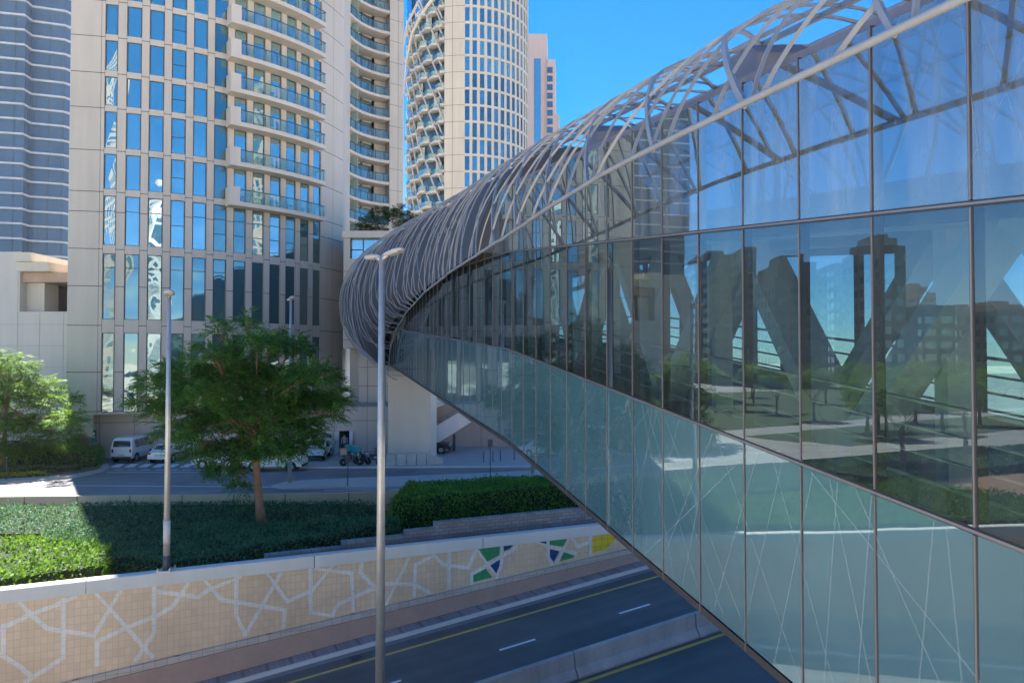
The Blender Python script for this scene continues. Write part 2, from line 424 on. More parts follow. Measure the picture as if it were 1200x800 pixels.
straps = [[(-30, 765), (-10, 742), (32, 721), (71, 706), (90, 698)], [(22, 700), (38, 721), (56, 736), (110, 744), (142, 688)], [(74, 700), (74, 770), (28, 800)],
 [(4, 730), (4, 768), (22, 779), (40, 795)], [(112, 692), (150, 736), (172, 762), (180, 770)], [(181, 680), (181, 740), (158, 775)],
 [(114, 780), (114, 751), (150, 734), (184, 721), (202, 710), (216, 691), (221, 680)], [(182, 692), (232, 699), (247, 689), (284, 674)],
 [(240, 678), (259, 702), (296, 708), (334, 714), (332, 738)], [(277, 668), (277, 721), (289, 745)], [(286, 745), (330, 670)],
 [(313, 668), (337, 704), (366, 691), (390, 658)], [(364, 662), (364, 717), (392, 722)], [(368, 665), (412, 671), (414, 716)],
 [(388, 722), (397, 707), (442, 687)], [(424, 655), (422, 670), (451, 700)], [(440, 683), (485, 684), (505, 695)], [(452, 712), (480, 648)],
 [(485, 700), (487, 661), (509, 650), (519, 661), (549, 665), (558, 638)], [(526, 640), (526, 690)],
 [(558, 638), (584, 680)], [(552.5, 685), (552.5, 672.5), (604, 642), (606, 632)], [(588, 632), (588, 660), (581, 678)], [(628, 628), (644, 640), (676, 648)],
 [(642, 626), (642, 651), (647, 662)], [(667, 622), (652, 660)], [(670, 622), (677, 640), (690, 635), (692, 622)], [(692, 624), (692, 650)], [(-60, 720), (-25, 760), (4, 768)], [(-80, 790), (-50, 770), (-50, 700)]]
for i, s_ in enumerate(straps): strap(s_)
cols = [(.05, .30, .11), (.015, .06, .22), (.74, .52, .03)]
polys = [([(561, 640), (586, 637), (585, 650), (570, 658)], 1), ([(590, 636), (602, 634), (597.5, 642.5), (590.5, 645.5)], 2), ([(574, 661), (586, 654), (585, 666), (581, 674)], 2),
 ([(553, 674), (569, 666), (577, 676), (553, 682)], 1), ([(631, 631), (640.5, 629), (640.5, 637), (635, 635.5)], 2), ([(644, 627.5), (664.5, 625), (660, 640), (644, 638)], 1),
 ([(644.5, 643), (655.5, 645.5), (649, 658), (644.5, 652.5)], 2), ([(660, 646), (672.5, 650.5), (672.5, 653), (654.5, 657.5)], 1), ([(694, 631), (704, 621), (713, 619), (722, 630), (711, 642.5), (694, 647.5)], 3)]
for pl, c in polys:
    q = []
    for x, y in pl:
        t, z = wall_pt(x, y); q.append(TV(t, .0035, max(zs(t) + .04, min(-.06, z))))
    mp.poly(q, c)
for pl in ([(725, 620), (760, 612), (772, 620), (760, 630), (728, 634)],):
    mp.poly([TV(wall_pt(x, y)[0], .0035, max(zs(wall_pt(x, y)[0]) + .04, min(-.06, wall_pt(x, y)[1]))) for x, y in pl], 1)
obj('mural_pattern', mp, [tilemat('pale_strap_tiles', (.76, .71, .64), (.62, .56, .50), .20, .3, .5, .04, 0, .01)] + [tilemat('mural_%s_tile' % n_, c, tuple(x * .6 for x in c), .36, .3, .4, .08, 0, .01) for n_, c in zip(('green', 'blue', 'yellow'), cols)], rw)

# grey stepped block wall behind the coping
gw = MB(); gt = tilemat('grey_block', (.235, .23, .245), (.13, .13, .14), .42, .16, .85, .16, .5, .014)
stp = [(311, 402, .24), (402, 476, .46), (476, 511, .66), (511, 690, .90), (690, 800, .98)]
for x0, x1, z1 in stp:
    t0 = wall_pt(x0, 640, -1.5)[0]; t1 = wall_pt(x1, 640, -1.5)[0]
    gw.hexa([TV(t0, -1.5, 0)[:2], TV(t1, -1.5, 0)[:2], TV(t1, -1.95, 0)[:2], TV(t0, -1.95, 0)[:2]], -.55, z1)
tag(obj('garden_wall', gw, gt), 'low grey block wall stepping up between the clipped hedges and pale coping', 'wall')
# low wall between garden and street
lwo = thing('roadside_wall', 'long low cream concrete wall between the garden hedges and the upper street', 'wall', (-11, 44.6, 0))
segs = []
lpts = [(-60, 40.2), (-30, 43.5), (-11.3, 44.6), (2.2, 47.3), (14, 51)]
m = MB(); mj = MB()
for a, c in zip(lpts[:-1], lpts[1:]):
    a = V3((a[0], a[1], 0)); c = V3((c[0], c[1], 0)); d = (c - a).normalized(); s_ = V3((d.y, -d.x, 0))
    m.hexa([(a)[:2], (c)[:2], (c + s_ * -.2)[:2], (a + s_ * -.2)[:2]], -.6, .25)
    L = (c - a).length; k = 1.5
    while k < L:
        q = a + d * k + s_ * .004; mj.obox((q.x, q.y, -.15), d * .025, s_ * .004, (0, 0, .385)); k += 3.0
obj('wall_body', m, streaky('cream_concrete', (.44, .43, .33), .8, .12), lwo)
obj('movement_joint', mj, M['joint'], lwo)

lg = MB()
for (x0, x1, y0, y1) in ((-120, -44.5, 4, 15), (-125, -62, 22, 33.5)): lg.quad((x0, y0, -.40), (x1, y0, -.40), (x1, y1, -.40), (x0, y1, -.40))
struct('lawn_ground', lg, mat('lawn', (.03, .058, .02), .9, var=.3, scale=.8, bump=.4))
pg = MB()
for (x0, x1, y0, y1) in ((-130, -44.5, 15.4, 21.6),): pg.quad((x0, y0, -.42), (x1, y0, -.42), (x1, y1, -.42), (x0, y1, -.42))
struct('side_road', pg, M['asphalt_up'])
kg = MB()
for (x0, x1, y0, y1) in ((-130, -44.5, 15.02, 15.38), (-130, -44.5, 21.62, 21.98)): kg.box(x0, x1, y0, y1, -.5, -.3)
struct('side_kerb', kg, M['concrete_w'])

l2 = MB()
for (x0, x1, y0, y1) in ((-320, -52, 47.5, 60), (-320, -52, 66, 140)): l2.quad((x0, y0, .012), (x1, y0, .012), (x1, y1, .012), (x0, y1, .012))
struct('park_lawn_ground', l2, bpy.data.materials['lawn'])
p_ = ray(417, 765); k = 24.0
for _ in range(30):
    q = V3((p_.x * k, p_.y * k, HC + p_.z * k)); t_, v_ = tv_of(q); k *= 1 + (q.z - zr(t_)) / (HC - q.z) * .9
dg = MB(); dg.prism([TV(t_ - .3, 1.68, 0)[:2], TV(t_ + .3, 1.68, 0)[:2], TV(t_ + .3, 2.1, 0)[:2], TV(t_ - .3, 2.1, 0)[:2]], zr(t_) - .04, zr(t_) + .01)
for i in range(6): dg.prism([TV(t_ - .26 + i * .09, 1.72, 0)[:2], TV(t_ - .22 + i * .09, 1.72, 0)[:2], TV(t_ - .22 + i * .09, 2.06, 0)[:2], TV(t_ - .26 + i * .09, 2.06, 0)[:2]], zr(t_) + .011, zr(t_) + .025)
tag(obj('drain_cover', dg, M['darkmetal']), 'dark slotted drain cover in the gutter beside the yellow edge line', 'drain cover')
# ---------------------------------------------------------------- buildings
class Path:
    def __init__(s, pts):
        s.p = [V3((a[0], a[1], 0)) for a in pts]; s.c = [0.0]
        for a, b in zip(s.p[:-1], s.p[1:]): s.c.append(s.c[-1] + (b - a).length)
        s.L = s.c[-1]
    def at(s, d, off=0.0):
        i = 0
        while i < len(s.c) - 2 and d > s.c[i + 1]: i += 1
        t = (s.p[i + 1] - s.p[i]).normalized(); n = V3((t.y, -t.x, 0))
        q = s.p[i] + t * (d - s.c[i]) + n * off
        return q, t, n
    def cuts(s, a, b, step=.8):
        k = max(1, int(math.ceil((b - a) / step))); c = [a + (b - a) * i / k for i in range(k + 1)]
        if len(s.c) < 12: c = sorted(c + [q for q in s.c if a + 1e-3 < q < b - 1e-3])
        return c
def strip(mb, path, a, b, z0, z1, off=0.0, mi=0, step=.9):
    c = path.cuts(a, b, step)
    for u, v in zip(c[:-1], c[1:]):
        p = path.at(u + 1e-5, off)[0]; q = path.at(v - 1e-5, off)[0]
        mb.quad((p.x, p.y, z0), (q.x, q.y, z0), (q.x, q.y, z1), (p.x, p.y, z1), mi)
def shelf(mb, path, a, b, z0, z1, o0, o1, mi=0, step=.9):
    """a slab that follows the path between two offsets"""
    c = path.cuts(a, b, step)
    I = [path.at(min(max(u, a + 1e-5), b - 1e-5), o0)[0] for u in c]; O = [path.at(min(max(u, a + 1e-5), b - 1e-5), o1)[0] for u in c]
    poly = [(q.x, q.y) for q in O] + [(q.x, q.y) for q in I[::-1]]
    for i in range(len(c) - 1):
        mb.add([(O[i].x, O[i].y, z0), (O[i + 1].x, O[i + 1].y, z0), (O[i + 1].x, O[i + 1].y, z1), (O[i].x, O[i].y, z1),
                (I[i].x, I[i].y, z0), (I[i + 1].x, I[i + 1].y, z0), (I[i + 1].x, I[i + 1].y, z1), (I[i].x, I[i].y, z1)],
               [(0, 1, 2, 3), (3, 2, 6, 7), (1, 0, 4, 5)] + ([(0, 3, 7, 4)] if i == 0 else []) + ([(1, 5, 6, 2)] if i == len(c) - 2 else []), mi)
def window(parent, path, s0, s1, z0, z1, rec, pane_m, trans=(), fw=.05, sub=True, name='window', vbar=False):
    p, _, n = path.at(s0 + .01, -rec); q, _, n2 = path.at(s1 - .01, -rec); t = (q - p).normalized(); n = V3((t.y, -t.x, 0))
    W = (q - p).length
    m = MB(); up = V3((0, 0, 1))
    def fr(u0, u1, w0, w1):
        c = p + t * ((u0 + u1) / 2) + n * .03; m.obox((c.x, c.y, (w0 + w1) / 2), t * (u1 - u0) / 2, n * .03, up * (w1 - w0) / 2)
    fr(0, fw, z0, z1); fr(W - fw, W, z0, z1); fr(fw, W - fw, z0, z0 + fw); fr(fw, W - fw, z1 - fw, z1)
    for z in trans: fr(fw, W - fw, z - fw / 2, z + fw / 2)
    if vbar: fr(W / 2 - fw / 2, W / 2 + fw / 2, z0 + fw, z1 - fw)
    pm = MB(); tl = rnd.uniform(-.012, .012); tw = rnd.uniform(-.012, .012)
    e = n * .02
    a = p + e; b_ = q + e
    pm.quad((a.x, a.y, z0), (b_.x, b_.y, z0), V3((b_.x, b_.y, z1)) + n * (tl + tw), V3((a.x, a.y, z1)) + n * tl)
    if sub:
        o = obj(name, m, M['frame'], parent); obj('pane', pm, pane_m, o)
    else:
        b0 = len(m.v); m.v += pm.v; m.f.append((b0, b0 + 1, b0 + 2, b0 + 3)); m.m.append(1)
        o = obj(name, m, [M['frame'], pane_m], parent)
    return o
def reveal(mb, path, s0, s1, z0, z1, rec, mi=0):
    p = path.at(s0 + 1e-4)[0]; q = path.at(s1 - 1e-4)[0]; pi = path.at(s0 + 1e-4, -rec - .05)[0]; qi = path.at(s1 - 1e-4, -rec - .05)[0]
    f = lambda a, z: (a.x, a.y, z)
    mb.quad(f(p, z0), f(pi, z0), f(pi, z1), f(p, z1), mi); mb.quad(f(qi, z0), f(q, z0), f(q, z1), f(qi, z1), mi)
    mb.quad(f(p, z0), f(q, z0), f(qi, z0), f(pi, z0), mi); mb.quad(f(p, z1), f(pi, z1), f(qi, z1), f(q, z1), mi)

# ---- main apartment tower --------------------------------------------------
C = V3((-38.1, 81, 0)); R = 21.0
A0, A1 = math.radians(-77.8), math.radians(-11.8)
arc = [(C.x + R * math.cos(A0 + (A1 - A0) * i / 60), C.y + R * math.sin(A0 + (A1 - A0) * i / 60)) for i in range(61)]
tp = Path([(-36.0, 60.0)] + arc)
SF = tp.c[1]                                         # arc starts here
pitch = 1.704
tower = thing('apartment_tower', 'tall beige stone tower with a curved front of narrow windows and stacked curved balconies', 'apartment tower', (-34, 62, 0))
ang190 = math.radians(-64.8)
s190 = SF + R * (ang190 - A0)
colc = [s190 + (i - 2.4) * pitch for i in range(12)]
colw = [.92] + [1.08] * 11
rows = [(3.9, 10.4), (11.5, 16.9), (17.6, 21.65), (22.2, 25.1), (25.6, 28.6), (29.1, 31.5)]
z = 32.0
while z < 62: rows.append((z, z + 2.5)); z += 3.0
ZT = 140.0; ZB = 3.75
wm = MB(); jm = MB()
ed = 0.0
cuts = []
for c, w in zip(colc, colw): cuts.append((c - w / 2, c + w / 2))
s_prev = 0.0
for (a, b) in cuts + [(tp.L, tp.L)]:
    strip(wm, tp, s_prev, a, ZB, ZT); s_prev = b
REC = .13
nw_ = 0
for ci, (a, b) in enumerate(cuts):
    zz = ZB
    for (z0, z1) in rows:
        strip(wm, tp, a, b, zz, z0); reveal(wm, tp, a, b, z0, z1, REC); zz = z1
    strip(wm, tp, a, b, zz, ZT)
# hidden sides, top and underside
back = [(arc[-1][0], arc[-1][1]), (-24, 112), (-58, 112), (-36.0, 60.0)]
for p, q in zip(back[:-1], back[1:]): wm.quad((p[0], p[1], 0), (q[0], q[1], 0), (q[0], q[1], ZT), (p[0], p[1], ZT))
full = [(-36.0, 60.0)] + arc[::3] + [(-24, 112), (-58, 112)]
wm.poly([(x, y, ZT) for x, y in full]); wm.poly([(x, y, ZB) for x, y in full][::-1])
strip(wm, tp, 0, SF - .35, 1.9, ZB)
obj('stone_cladding', wm, M['stone'], tower)
# panel joints
jz = [4.0, 7.2, 11.0, 14.2, 17.25, 20.3, 21.95, 25.35, 28.85]
z = 31.75
while z < 62: jz.append(z); z += 3.0
for z in jz:
    for a, b in zip([0] + [c[1] for c in cuts], [c[0] for c in cuts] + [tp.L]):
        strip(jm, tp, a, b, z - .03, z + .03, .004)
for (a, b) in cuts:
    for s_ in (a - .03, b + .01):
        strip(jm, tp, s_, s_ + .025, ZB + .2, 62, .005)
strip(jm, tp, SF - .1, SF - .07, ZB, 62, .0055); strip(jm, tp, tp.L - 2.2, tp.L - 2.17, ZB, 62, .0055)
obj('panel_joints', jm, M['joint'], tower)
n_sub = 0
order = []
for ri, (z0, z1) in enumerate(rows):
    for ci, (a, b) in enumerate(cuts):
        if z0 > 50: continue
        tr = []
        if ri == 0: tr = [6.9]
        elif ri == 1: tr = [15.75]
        elif ri == 2: tr = [20.4]
        if ci == 3 and ri > 1: tr = [z0 + (z1 - z0) * .47]
        if ri == 2 and ci >= 5: tr = [20.4, 19.1]
        mm = M['win_dark'] if (ri < 2 or (ri == 2 and ci in (5, 6, 9, 11)) or (ci in (5,))) else M['win_blue']
        order.append((ri, ci, a, b, z0, z1, tr, mm))
rest = MB()
for (ri, ci, a, b, z0, z1, tr, mm) in order[:100]: window(tower, tp, a, b, z0, z1, REC, mm, tr)
# the windows nearest the top of the picture beyond a hundred, as one part
rm = MB()
for (ri, ci, a, b, z0, z1, tr, mm) in order[100:]:
    p = tp.at(a + .01, -REC)[0]; q = tp.at(b - .01, -REC)[0]
    rm.quad((p.x, p.y, z0), (q.x, q.y, z0), (q.x, q.y, z1), (p.x, p.y, z1))
o = obj('upper_windows', rm, M['win_blue'], tower); o['kind'] = 'stuff'
cap = MB()
for (z0, z1) in rows:
    if z0 > 50:
        for (a, b) in cuts:
            p = tp.at(a + .01, -REC)[0]; q = tp.at(b - .01, -REC)[0]; cap.quad((p.x, p.y, z0), (q.x, q.y, z0), (q.x, q.y, z1), (p.x, p.y, z1))
o = obj('topmost_windows', cap, M['win_blue'], tower); o['kind'] = 'stuff'
# balconies
ba = colc[6] - .85; bb = colc[11] - .35
def balcony(zf):
    m = MB(); shelf(m, tp, ba - .45, bb, zf - .38, zf, .006, 1.35)
    m2 = m
    shelf(m2, tp, ba - .45, ba + .38, zf - .38 + .381, zf + 1.25, .006, 1.352, 0, 1.2)
    o = obj('balcony', m, M['stone_pale'], tower)
    gl = MB(); shelf(gl, tp, ba + .40, bb - .03, zf + .08, zf + 1.02, 1.26, 1.275)
    obj('balustrade_glass', gl, M['rail_glass'], o)
    rl = MB(); shelf(rl, tp, ba + .39, bb - .02, zf + 1.03, zf + 1.09, 1.24, 1.30)
    s_ = ba + .42
    while s_ < bb:
        q, t, n = tp.at(s_, 1.235); rl.obox((q.x, q.y, zf + .53), t * .02, n * .02, (0, 0, .52)); s_ += 1.05
    # end return of the railing
    a = tp.at(bb - .05, .02)[0]; c = tp.at(bb - .05, 1.25)[0]
    rl.bar((a.x, a.y, zf + 1.06), (c.x, c.y, zf + 1.06), .05, .05)
    obj('handrail', rl, M['frame'], o)
    return o
for zf in [21.9, 25.35, 28.85, 31.75, 34.75, 37.75, 40.75, 43.75]: balcony(zf)
# recessed ground floor wall under the tower
bp = Path([(-35.6, 61.9), (-30, 62.7), (-20, 63.7), (-13.9, 64.2), (-9.5, 64.4)])
base = MB(); dz = (.13, 2.08)
def sx(X):
    for i in range(len(bp.p) - 1):
        if bp.p[i].x <= X <= bp.p[i + 1].x: return bp.c[i] + (X - bp.p[i].x) / (bp.p[i + 1].x - bp.p[i].x) * (bp.c[i + 1] - bp.c[i])
d0, d1 = sx(P(398.5, 520, 64.45).x), sx(P(410, 520, 64.45).x)
w0, w1 = sx(P(379.5, 520, 64.45).x), sx(P(389, 520, 64.45).x)
wz = (.55, 1.82)
HB = 4.15
strip(base, bp, 0, w0, 0, HB); strip(base, bp, w0, w1, 0, wz[0]); strip(base, bp, w0, w1, wz[1], HB)
strip(base, bp, w1, d0, 0, HB); strip(base, bp, d0, d1, dz[1], HB); strip(base, bp, d1, bp.L, 0, HB)
reveal(base, bp, d0, d1, 0.1, dz[1], 2.2); reveal(base, bp, w0, w1, wz[0], wz[1], .15)
a = bp.at(0)[0]; c = bp.at(bp.L - 1e-3)[0]
base.poly([(p.x, p.y, HB) for p in bp.p] + [(-9.5, 75, HB), (-35.6, 70, HB)])
base.quad((c.x, c.y, 0), (c.x, 75, 0), (c.x, 75, HB), (c.x, c.y, HB))
obj('ground_floor_wall', base, M['podium'], tower)
bj = MB()
for zj in (2.95,): strip(bj, bp, 0, bp.L, zj - .02, zj + .02, .004)
k = 1.2
while k < bp.L:
    if not (d0 - .1 < k < d1 + .1 or w0 < k < w1): strip(bj, bp, k, k + .03, .1, HB - .02, .0045)
    k += 2.75
obj('wall_joints', bj, M['joint'], tower)
room = MB(); q0 = bp.at(d0, -2.2)[0]; q1 = bp.at(d1, -2.2)[0]
room.quad((q0.x, q0.y, 0), (q1.x, q1.y, 0), (q1.x, q1.y, dz[1]), (q0.x, q0.y, dz[1]))
obj('doorway_interior', room, mat('dark_interior', (.03, .025, .035), .9), tower)
window(tower, bp, w0, w1, wz[0], wz[1], .15, M['win_dark'], vbar=True)
for s_, sg in ((d0 - .02, -1), (d1 + .02, 1)):
    q, t, n = bp.at(s_, .03); dm = MB(); c = q + t * sg * .16 + n * .12
    dm.obox((c.x, c.y, 1.08), (t * sg * .16 + n * .10), (n * .02 - t * .01), (0, 0, .97))
    o = obj('door', dm, mat('pale_door_%d' % (sg + 1), (.55, .58, .66), .5), tower, bevel=.008)
    hm = MB(); hc = q + t * sg * .26 + n * .24; hm.bar((hc.x, hc.y, .95), (hc.x, hc.y, 1.2), .03, .03); obj('handle', hm, M['darkmetal'], o)
cm = MB(); q, t, n = bp.at(sx(-35.1), .12); cm.obox((q.x, q.y, 3.55), t * .05, n * .14, (0, 0, .05)); obj('security_camera', cm, M['white_met'], tower, bevel=.01)

# ---- balcony wing behind the tower ------------------------------------------
def onray(px, Y): r = ray(px, 420); return (r.x / r.y * Y, Y)
wing = thing('balcony_block', 'beige apartment block behind the tower with concave rows of blue glass balconies', 'apartment block', (-18, 98, 0))
wp = Path([onray(398, 92.5), onray(404, 94.6), onray(412, 96.4), onray(421, 98.0), onray(431, 99.2), onray(442, 100.2), onray(455.5, 101)])
wb = MB(); wn = MB(); WD = 1.7
zf0 = [44.1 + 2.95 * k for k in range(-7, 8)]
strip(wb, wp, 0, wp.L, 8, 92, -WD)
pa = onray(455.5, 101); pb = onray(470.5, 102.2); pc = onray(472, 118); pd = (-26, 118); pe = onray(398, 94.4)
for p, q in zip([pa, pb, pc, pd], [pb, pc, pd, pe]): wb.quad((p[0], p[1], 8), (q[0], q[1], 8), (q[0], q[1], 92), (p[0], p[1], 92))
e = wp.at(wp.L - .001, -WD)[0]; wb.quad((e.x, e.y, 8), (pa[0], pa[1], 8), (pa[0], pa[1], 92), (e.x, e.y, 92))
wb.poly([(p[0], p[1], 92) for p in (pe, pa, pb, pc, pd)])
obj('stone_cladding', wb, M['stone'], wing)
wj = MB(); pier = Path([pa, pb])
for zf in zf0: strip(wj, pier, 0, pier.L, zf - 1.0, zf - .95, .005)
strip(wj, pier, pier.L * .66, pier.L * .66 + .04, 8, 80, .0055)
obj('panel_joints', wj, M['joint'], wing)
for zf in zf0:
    m = MB(); shelf(m, wp, .1, wp.L - .15, zf - .36, zf, -WD + .006, .35); o = obj('balcony', m, M['stone_pale'], wing)
    gm = MB(); shelf(gm, wp, .12, wp.L - .3, zf + .06, zf + 1.05, .25, .27); obj('balustrade_glass', gm, M['rail_glass'], o)
    rm2 = MB(); shelf(rm2, wp, .1, wp.L - .28, zf + 1.06, zf + 1.13, .22, .30)
    s_ = .3
    while s_ < wp.L: q, t, n = wp.at(s_, .26); rm2.obox((q.x, q.y, zf + .55), t * .025, n * .035, (0, 0, .5)); s_ += 1.3
    obj('handrail', rm2, M['frame'], o)
    fm = MB(); q, t, n = wp.at(wp.L * .46, -.7); fm.obox((q.x, q.y, zf + 1.25), t * .04, n * .95, (0, 0, 1.24)); obj('privacy_screen', fm, mat('pale_green_screen', (.34, .46, .41), .5, var=.05) if zf == zf0[0] else bpy.data.materials['pale_green_screen'], o)
    for (u0, u1) in ((.16, .34), (.52, .84)):
        s0, s1 = wp.L * u0, wp.L * u1
        window(wing, wp, s0, s1, zf + .05, zf + 2.3, WD - .07, M['win_dark'], vbar=True, sub=False, fw=.07)
# ---- round tower -------------------------------------------------------------
rt = thing('round_tower', 'round beige tower with a grid of narrow windows and a flank of staggered slanting balconies', 'apartment tower', (-10.1, 166, 0))
RC = V3((-10.1, 166, 0)); RR = 13.8; fa = math.atan2(-1, .061)
def rpt(deg): a = fa + math.radians(deg); return (RC.x + RR * math.cos(a), RC.y + RR * math.sin(a))
rp = Path([rpt(-20 + i * 2.5) for i in range(0, 79)])
sdeg = lambda d: rp.L * (d + 20) / 195.0
rmb = MB(); rj = MB(); cuts = [(sdeg(6.5 * k - 2.0), sdeg(6.5 * k + 2.0)) for k in range(13)]
rrows = [(33.3 + 3.45 * k, 33.3 + 3.45 * k + 2.95) for k in range(17)]
sp_ = 0
for a, b in cuts + [(rp.L, rp.L)]: strip(rmb, rp, sp_, a, 0, 96, 0, 0, 1.2); sp_ = b
for a, b in cuts:
    zz = 0
    for z0, z1 in rrows: strip(rmb, rp, a, b, zz, z0); reveal(rmb, rp, a, b, z0, z1, .25); zz = z1
    strip(rmb, rp, a, b, zz, 96)
rmb.poly([(p.x, p.y, 96) for p in rp.p[::4]])
obj('stone_cladding', rmb, M['stone'], rt)
for z0, z1 in rrows: strip(rj, rp, 0, cuts[0][0], z0 - .3, z0 - .22, .01); strip(rj, rp, cuts[-1][1], rp.L * .8, z0 - .3, z0 - .22, .01)
strip(rj, rp, sdeg(-13), sdeg(-12.7), 0, 92, .011)
obj('panel_joints', rj, M['joint'], rt)
lst = [(k, r) for r in range(17) for k in range(13)]
lst.sort(key=lambda q: (q[0] > 9, q[1] > 14, q[1]))
for k, r in lst[:100]: window(rt, rp, cuts[k][0], cuts[k][1], rrows[r][0], rrows[r][1], .2, M['win_dark'] if (k * 5 + r) % 3 else M['win_blue'], sub=False, fw=.04)
om = MB()
for k, r in lst[100:]:
    p = rp.at(cuts[k][0] + .01, -.2)[0]; q = rp.at(cuts[k][1] - .01, -.2)[0]; om.quad((p.x, p.y, rrows[r][0]), (q.x, q.y, rrows[r][0]), (q.x, q.y, rrows[r][1]), (p.x, p.y, rrows[r][1]))
o = obj('other_windows', om, M['win_blue'], rt); o['kind'] = 'stuff'
# slanting balcony flank
E1 = V3((*rpt(-20), 0)); E2 = V3((*onray(476, 166), 0)); fp = Path([(E2.x, E2.y), (E2.x + (E1.x - E2.x) * .45 - .6, E2.y + (E1.y - E2.y) * .45 - 2.2), (E1.x, E1.y)])
fb = MB(); strip(fb, fp, 0, fp.L, 20, 96, -1.0, 0, 2); q = fp.at(0)[0]; fb.quad((q.x, q.y, 20), (q.x, q.y, 96), (q.x + 1, q.y + 20, 96), (q.x + 1, q.y + 20, 20))
obj('recessed_glazing', fb, windowmat('dark_glazing', (.03, .06, .075), .04, (.7, .9, 1), .3), rt)  # darker, weakly reflecting glass behind the slanting balconies
NB = 5; ph = 3.45
M['flank'] = mat('flank_stone', (.50, .47, .44), .6)
scr = mat('pale_screen', (.5, .52, .5), .5)
for k in range(-1, 15):
    zk = 33.0 + ph * k
    for j in range(-1, NB + 1):
        sh_ = (.55 * k) % 1.0
        u1 = 1 - (j + sh_) / NB; u0 = u1 - 1.0 / NB
        a, b = max(0.0, u0) * fp.L, min(1.0, u1) * fp.L
        if b - a < .5: continue
        mid = a + (b - a) * .62
        A_, B_, M_ = fp.at(a + .02, 0)[0], fp.at(b - .02, 0)[0], fp.at(mid, .75)[0]; A2, B2 = fp.at(a + .02, -.95)[0], fp.at(b - .02, -.95)[0]
        zb_ = zk + (.5 if j % 2 else 0)
        m = MB(); m.prism([q[:2] for q in (A2, A_, M_, B_, B2)], zb_ - .48, zb_); bal = obj('balcony', m, M['flank'], rt)
        m = MB(); m.prism([q[:2] for q in (fp.at(a + .1, -.05)[0], fp.at(mid, .66)[0], fp.at(b - .1, -.05)[0], fp.at(b - .1, -.11)[0], fp.at(mid, .60)[0], fp.at(a + .1, -.11)[0])], zb_ + .02, zb_ + .95); obj('balustrade_glass', m, M['rail_glass'], bal)
        if (j * 3 + k) % 4 == 0: m = MB(); shelf(m, fp, a + (b - a) * .3, a + (b - a) * .8, zb_ + .9, zb_ + 2.6, -.6, -.5, 0, 3); obj('balcony_screen', m, scr, bal)
        q = fp.at(min(b, fp.L - .02), .1)[0]; q2 = fp.at(max(.02, b - fp.L * .55 / NB), .1)[0]
        m = MB(); m.bar((q.x, q.y, zb_ - .4), (q2.x, q2.y, zb_ + ph - .2), .26, .26); obj('slanting_post', m, M['flank'], bal)
fin = MB()
pts = [P(527, -30, 152), P(512, -6, 154), P(495, 16, 157), P(483, 40, 160), P(476, 75, 163), P(473.5, 110, 165)]
fin.tube(pts, [.55, .5, .45, .4, .3, .2], 6); pts2 = [p + V3((-1.2, 1.5, 3.0)) for p in pts]
fin.tube(pts2, .28, 5)
for t in range(5): fin.bar(pts[t], pts2[t], .3, .3)
obj('curved_crown_fin', fin, M['stone_pale'], rt)
# ---- small pink tower ----------------------------------------------------------
pk = thing('stepped_tower', 'slim pinkish stepped tower with a blue glass strip beside the round tower', 'tower', (8, 250, 0))
m = MB(); pinkm = streaky('pink_stone', (.55, .42, .38), .6, .06)
def hp(px0, px1, Y, d=14): a = onray(px0, Y); b = onray(px1, Y); return [a, b, (b[0] + 1.0, b[1] + d), (a[0] + 1.0, a[1] + d)]
zt = lambda py, Y: P(600, py, Y).z
m.prism(hp(600, 641.5, 250), 0, zt(40, 250)); m.prism(hp(641.52, 651.5, 249), 0, zt(70, 249)); m.prism(hp(651.52, 655.5, 251), 0, zt(134, 251))
obj('stone_walls', m, pinkm, pk)
gm = MB(); a = onray(626, 249.9); b = onray(634, 249.9); gm.prism([a, b, (b[0], b[1] + .08), (a[0], a[1] + .08)], 0, zt(69, 250)); obj('glass_strip', gm, M['win_blue'], pk)
for i in range(14):
    zb = zt(86 + i * 10, 249); f = MB(); a = onray(639.0, 249.7); b = onray(646.5, 248.75)
    wpz = Path([onray(641.6, 248.93), onray(648, 248.93)]); window(pk, wpz, 0, wpz.L, zb, zb + 2.0, -.02, M['win_dark'], sub=False, fw=.12)
# ---- dark blue tower on the left -------------------------------------------------
bt = thing('glass_tower', 'hazy dark blue glass tower banded by pale zigzag floor slabs beside the beige tower', 'glass tower', (-105, 168, 0))
bpth = Path([(-137, 158), onray(-60, 163.2), onray(24, 166.6), onray(31, 169.5), onray(71.5, 171.8), onray(77.2, 173)])
m = MB(); strip(m, bpth, 0, bpth.L, 0, 112, 0, 0, 6)
q = onray(77.2, 173); m.quad((q[0], q[1], 0), (q[0] - 6, q[1] + 30, 0), (q[0] - 6, q[1] + 30, 112), (q[0], q[1], 112)); m.poly([(p.x, p.y, 112) for p in bpth.p] + [(q[0] - 6, q[1] + 30, 112), (-137, 195, 112)])
obj('curtain_wall', m, mat('hazy_blue_glass', (.09, .152, .24), .25, .0, .2, .05, .3), bt)
bandm = mat('pale_slab_edge', (.55, .57, .62), .6)
for k in range(33):
    zk = 1.2 + 3.38 * k; b_ = MB(); shelf(b_, bpth, .0, bpth.L, zk, zk + .42, .01, .55, 0, 8); obj('floor_slab', b_, bandm, bt)
mu = MB(); s_ = 0
while s_ < bpth.L:
    q, t, n = bpth.at(s_ + .01, .05); mu.obox((q.x, q.y, 56), t * .06, n * .06, (0, 0, 55.5)); s_ += 2.9
obj('mullions', mu, mat('blue_mullion', (.10, .14, .2), .5), bt)
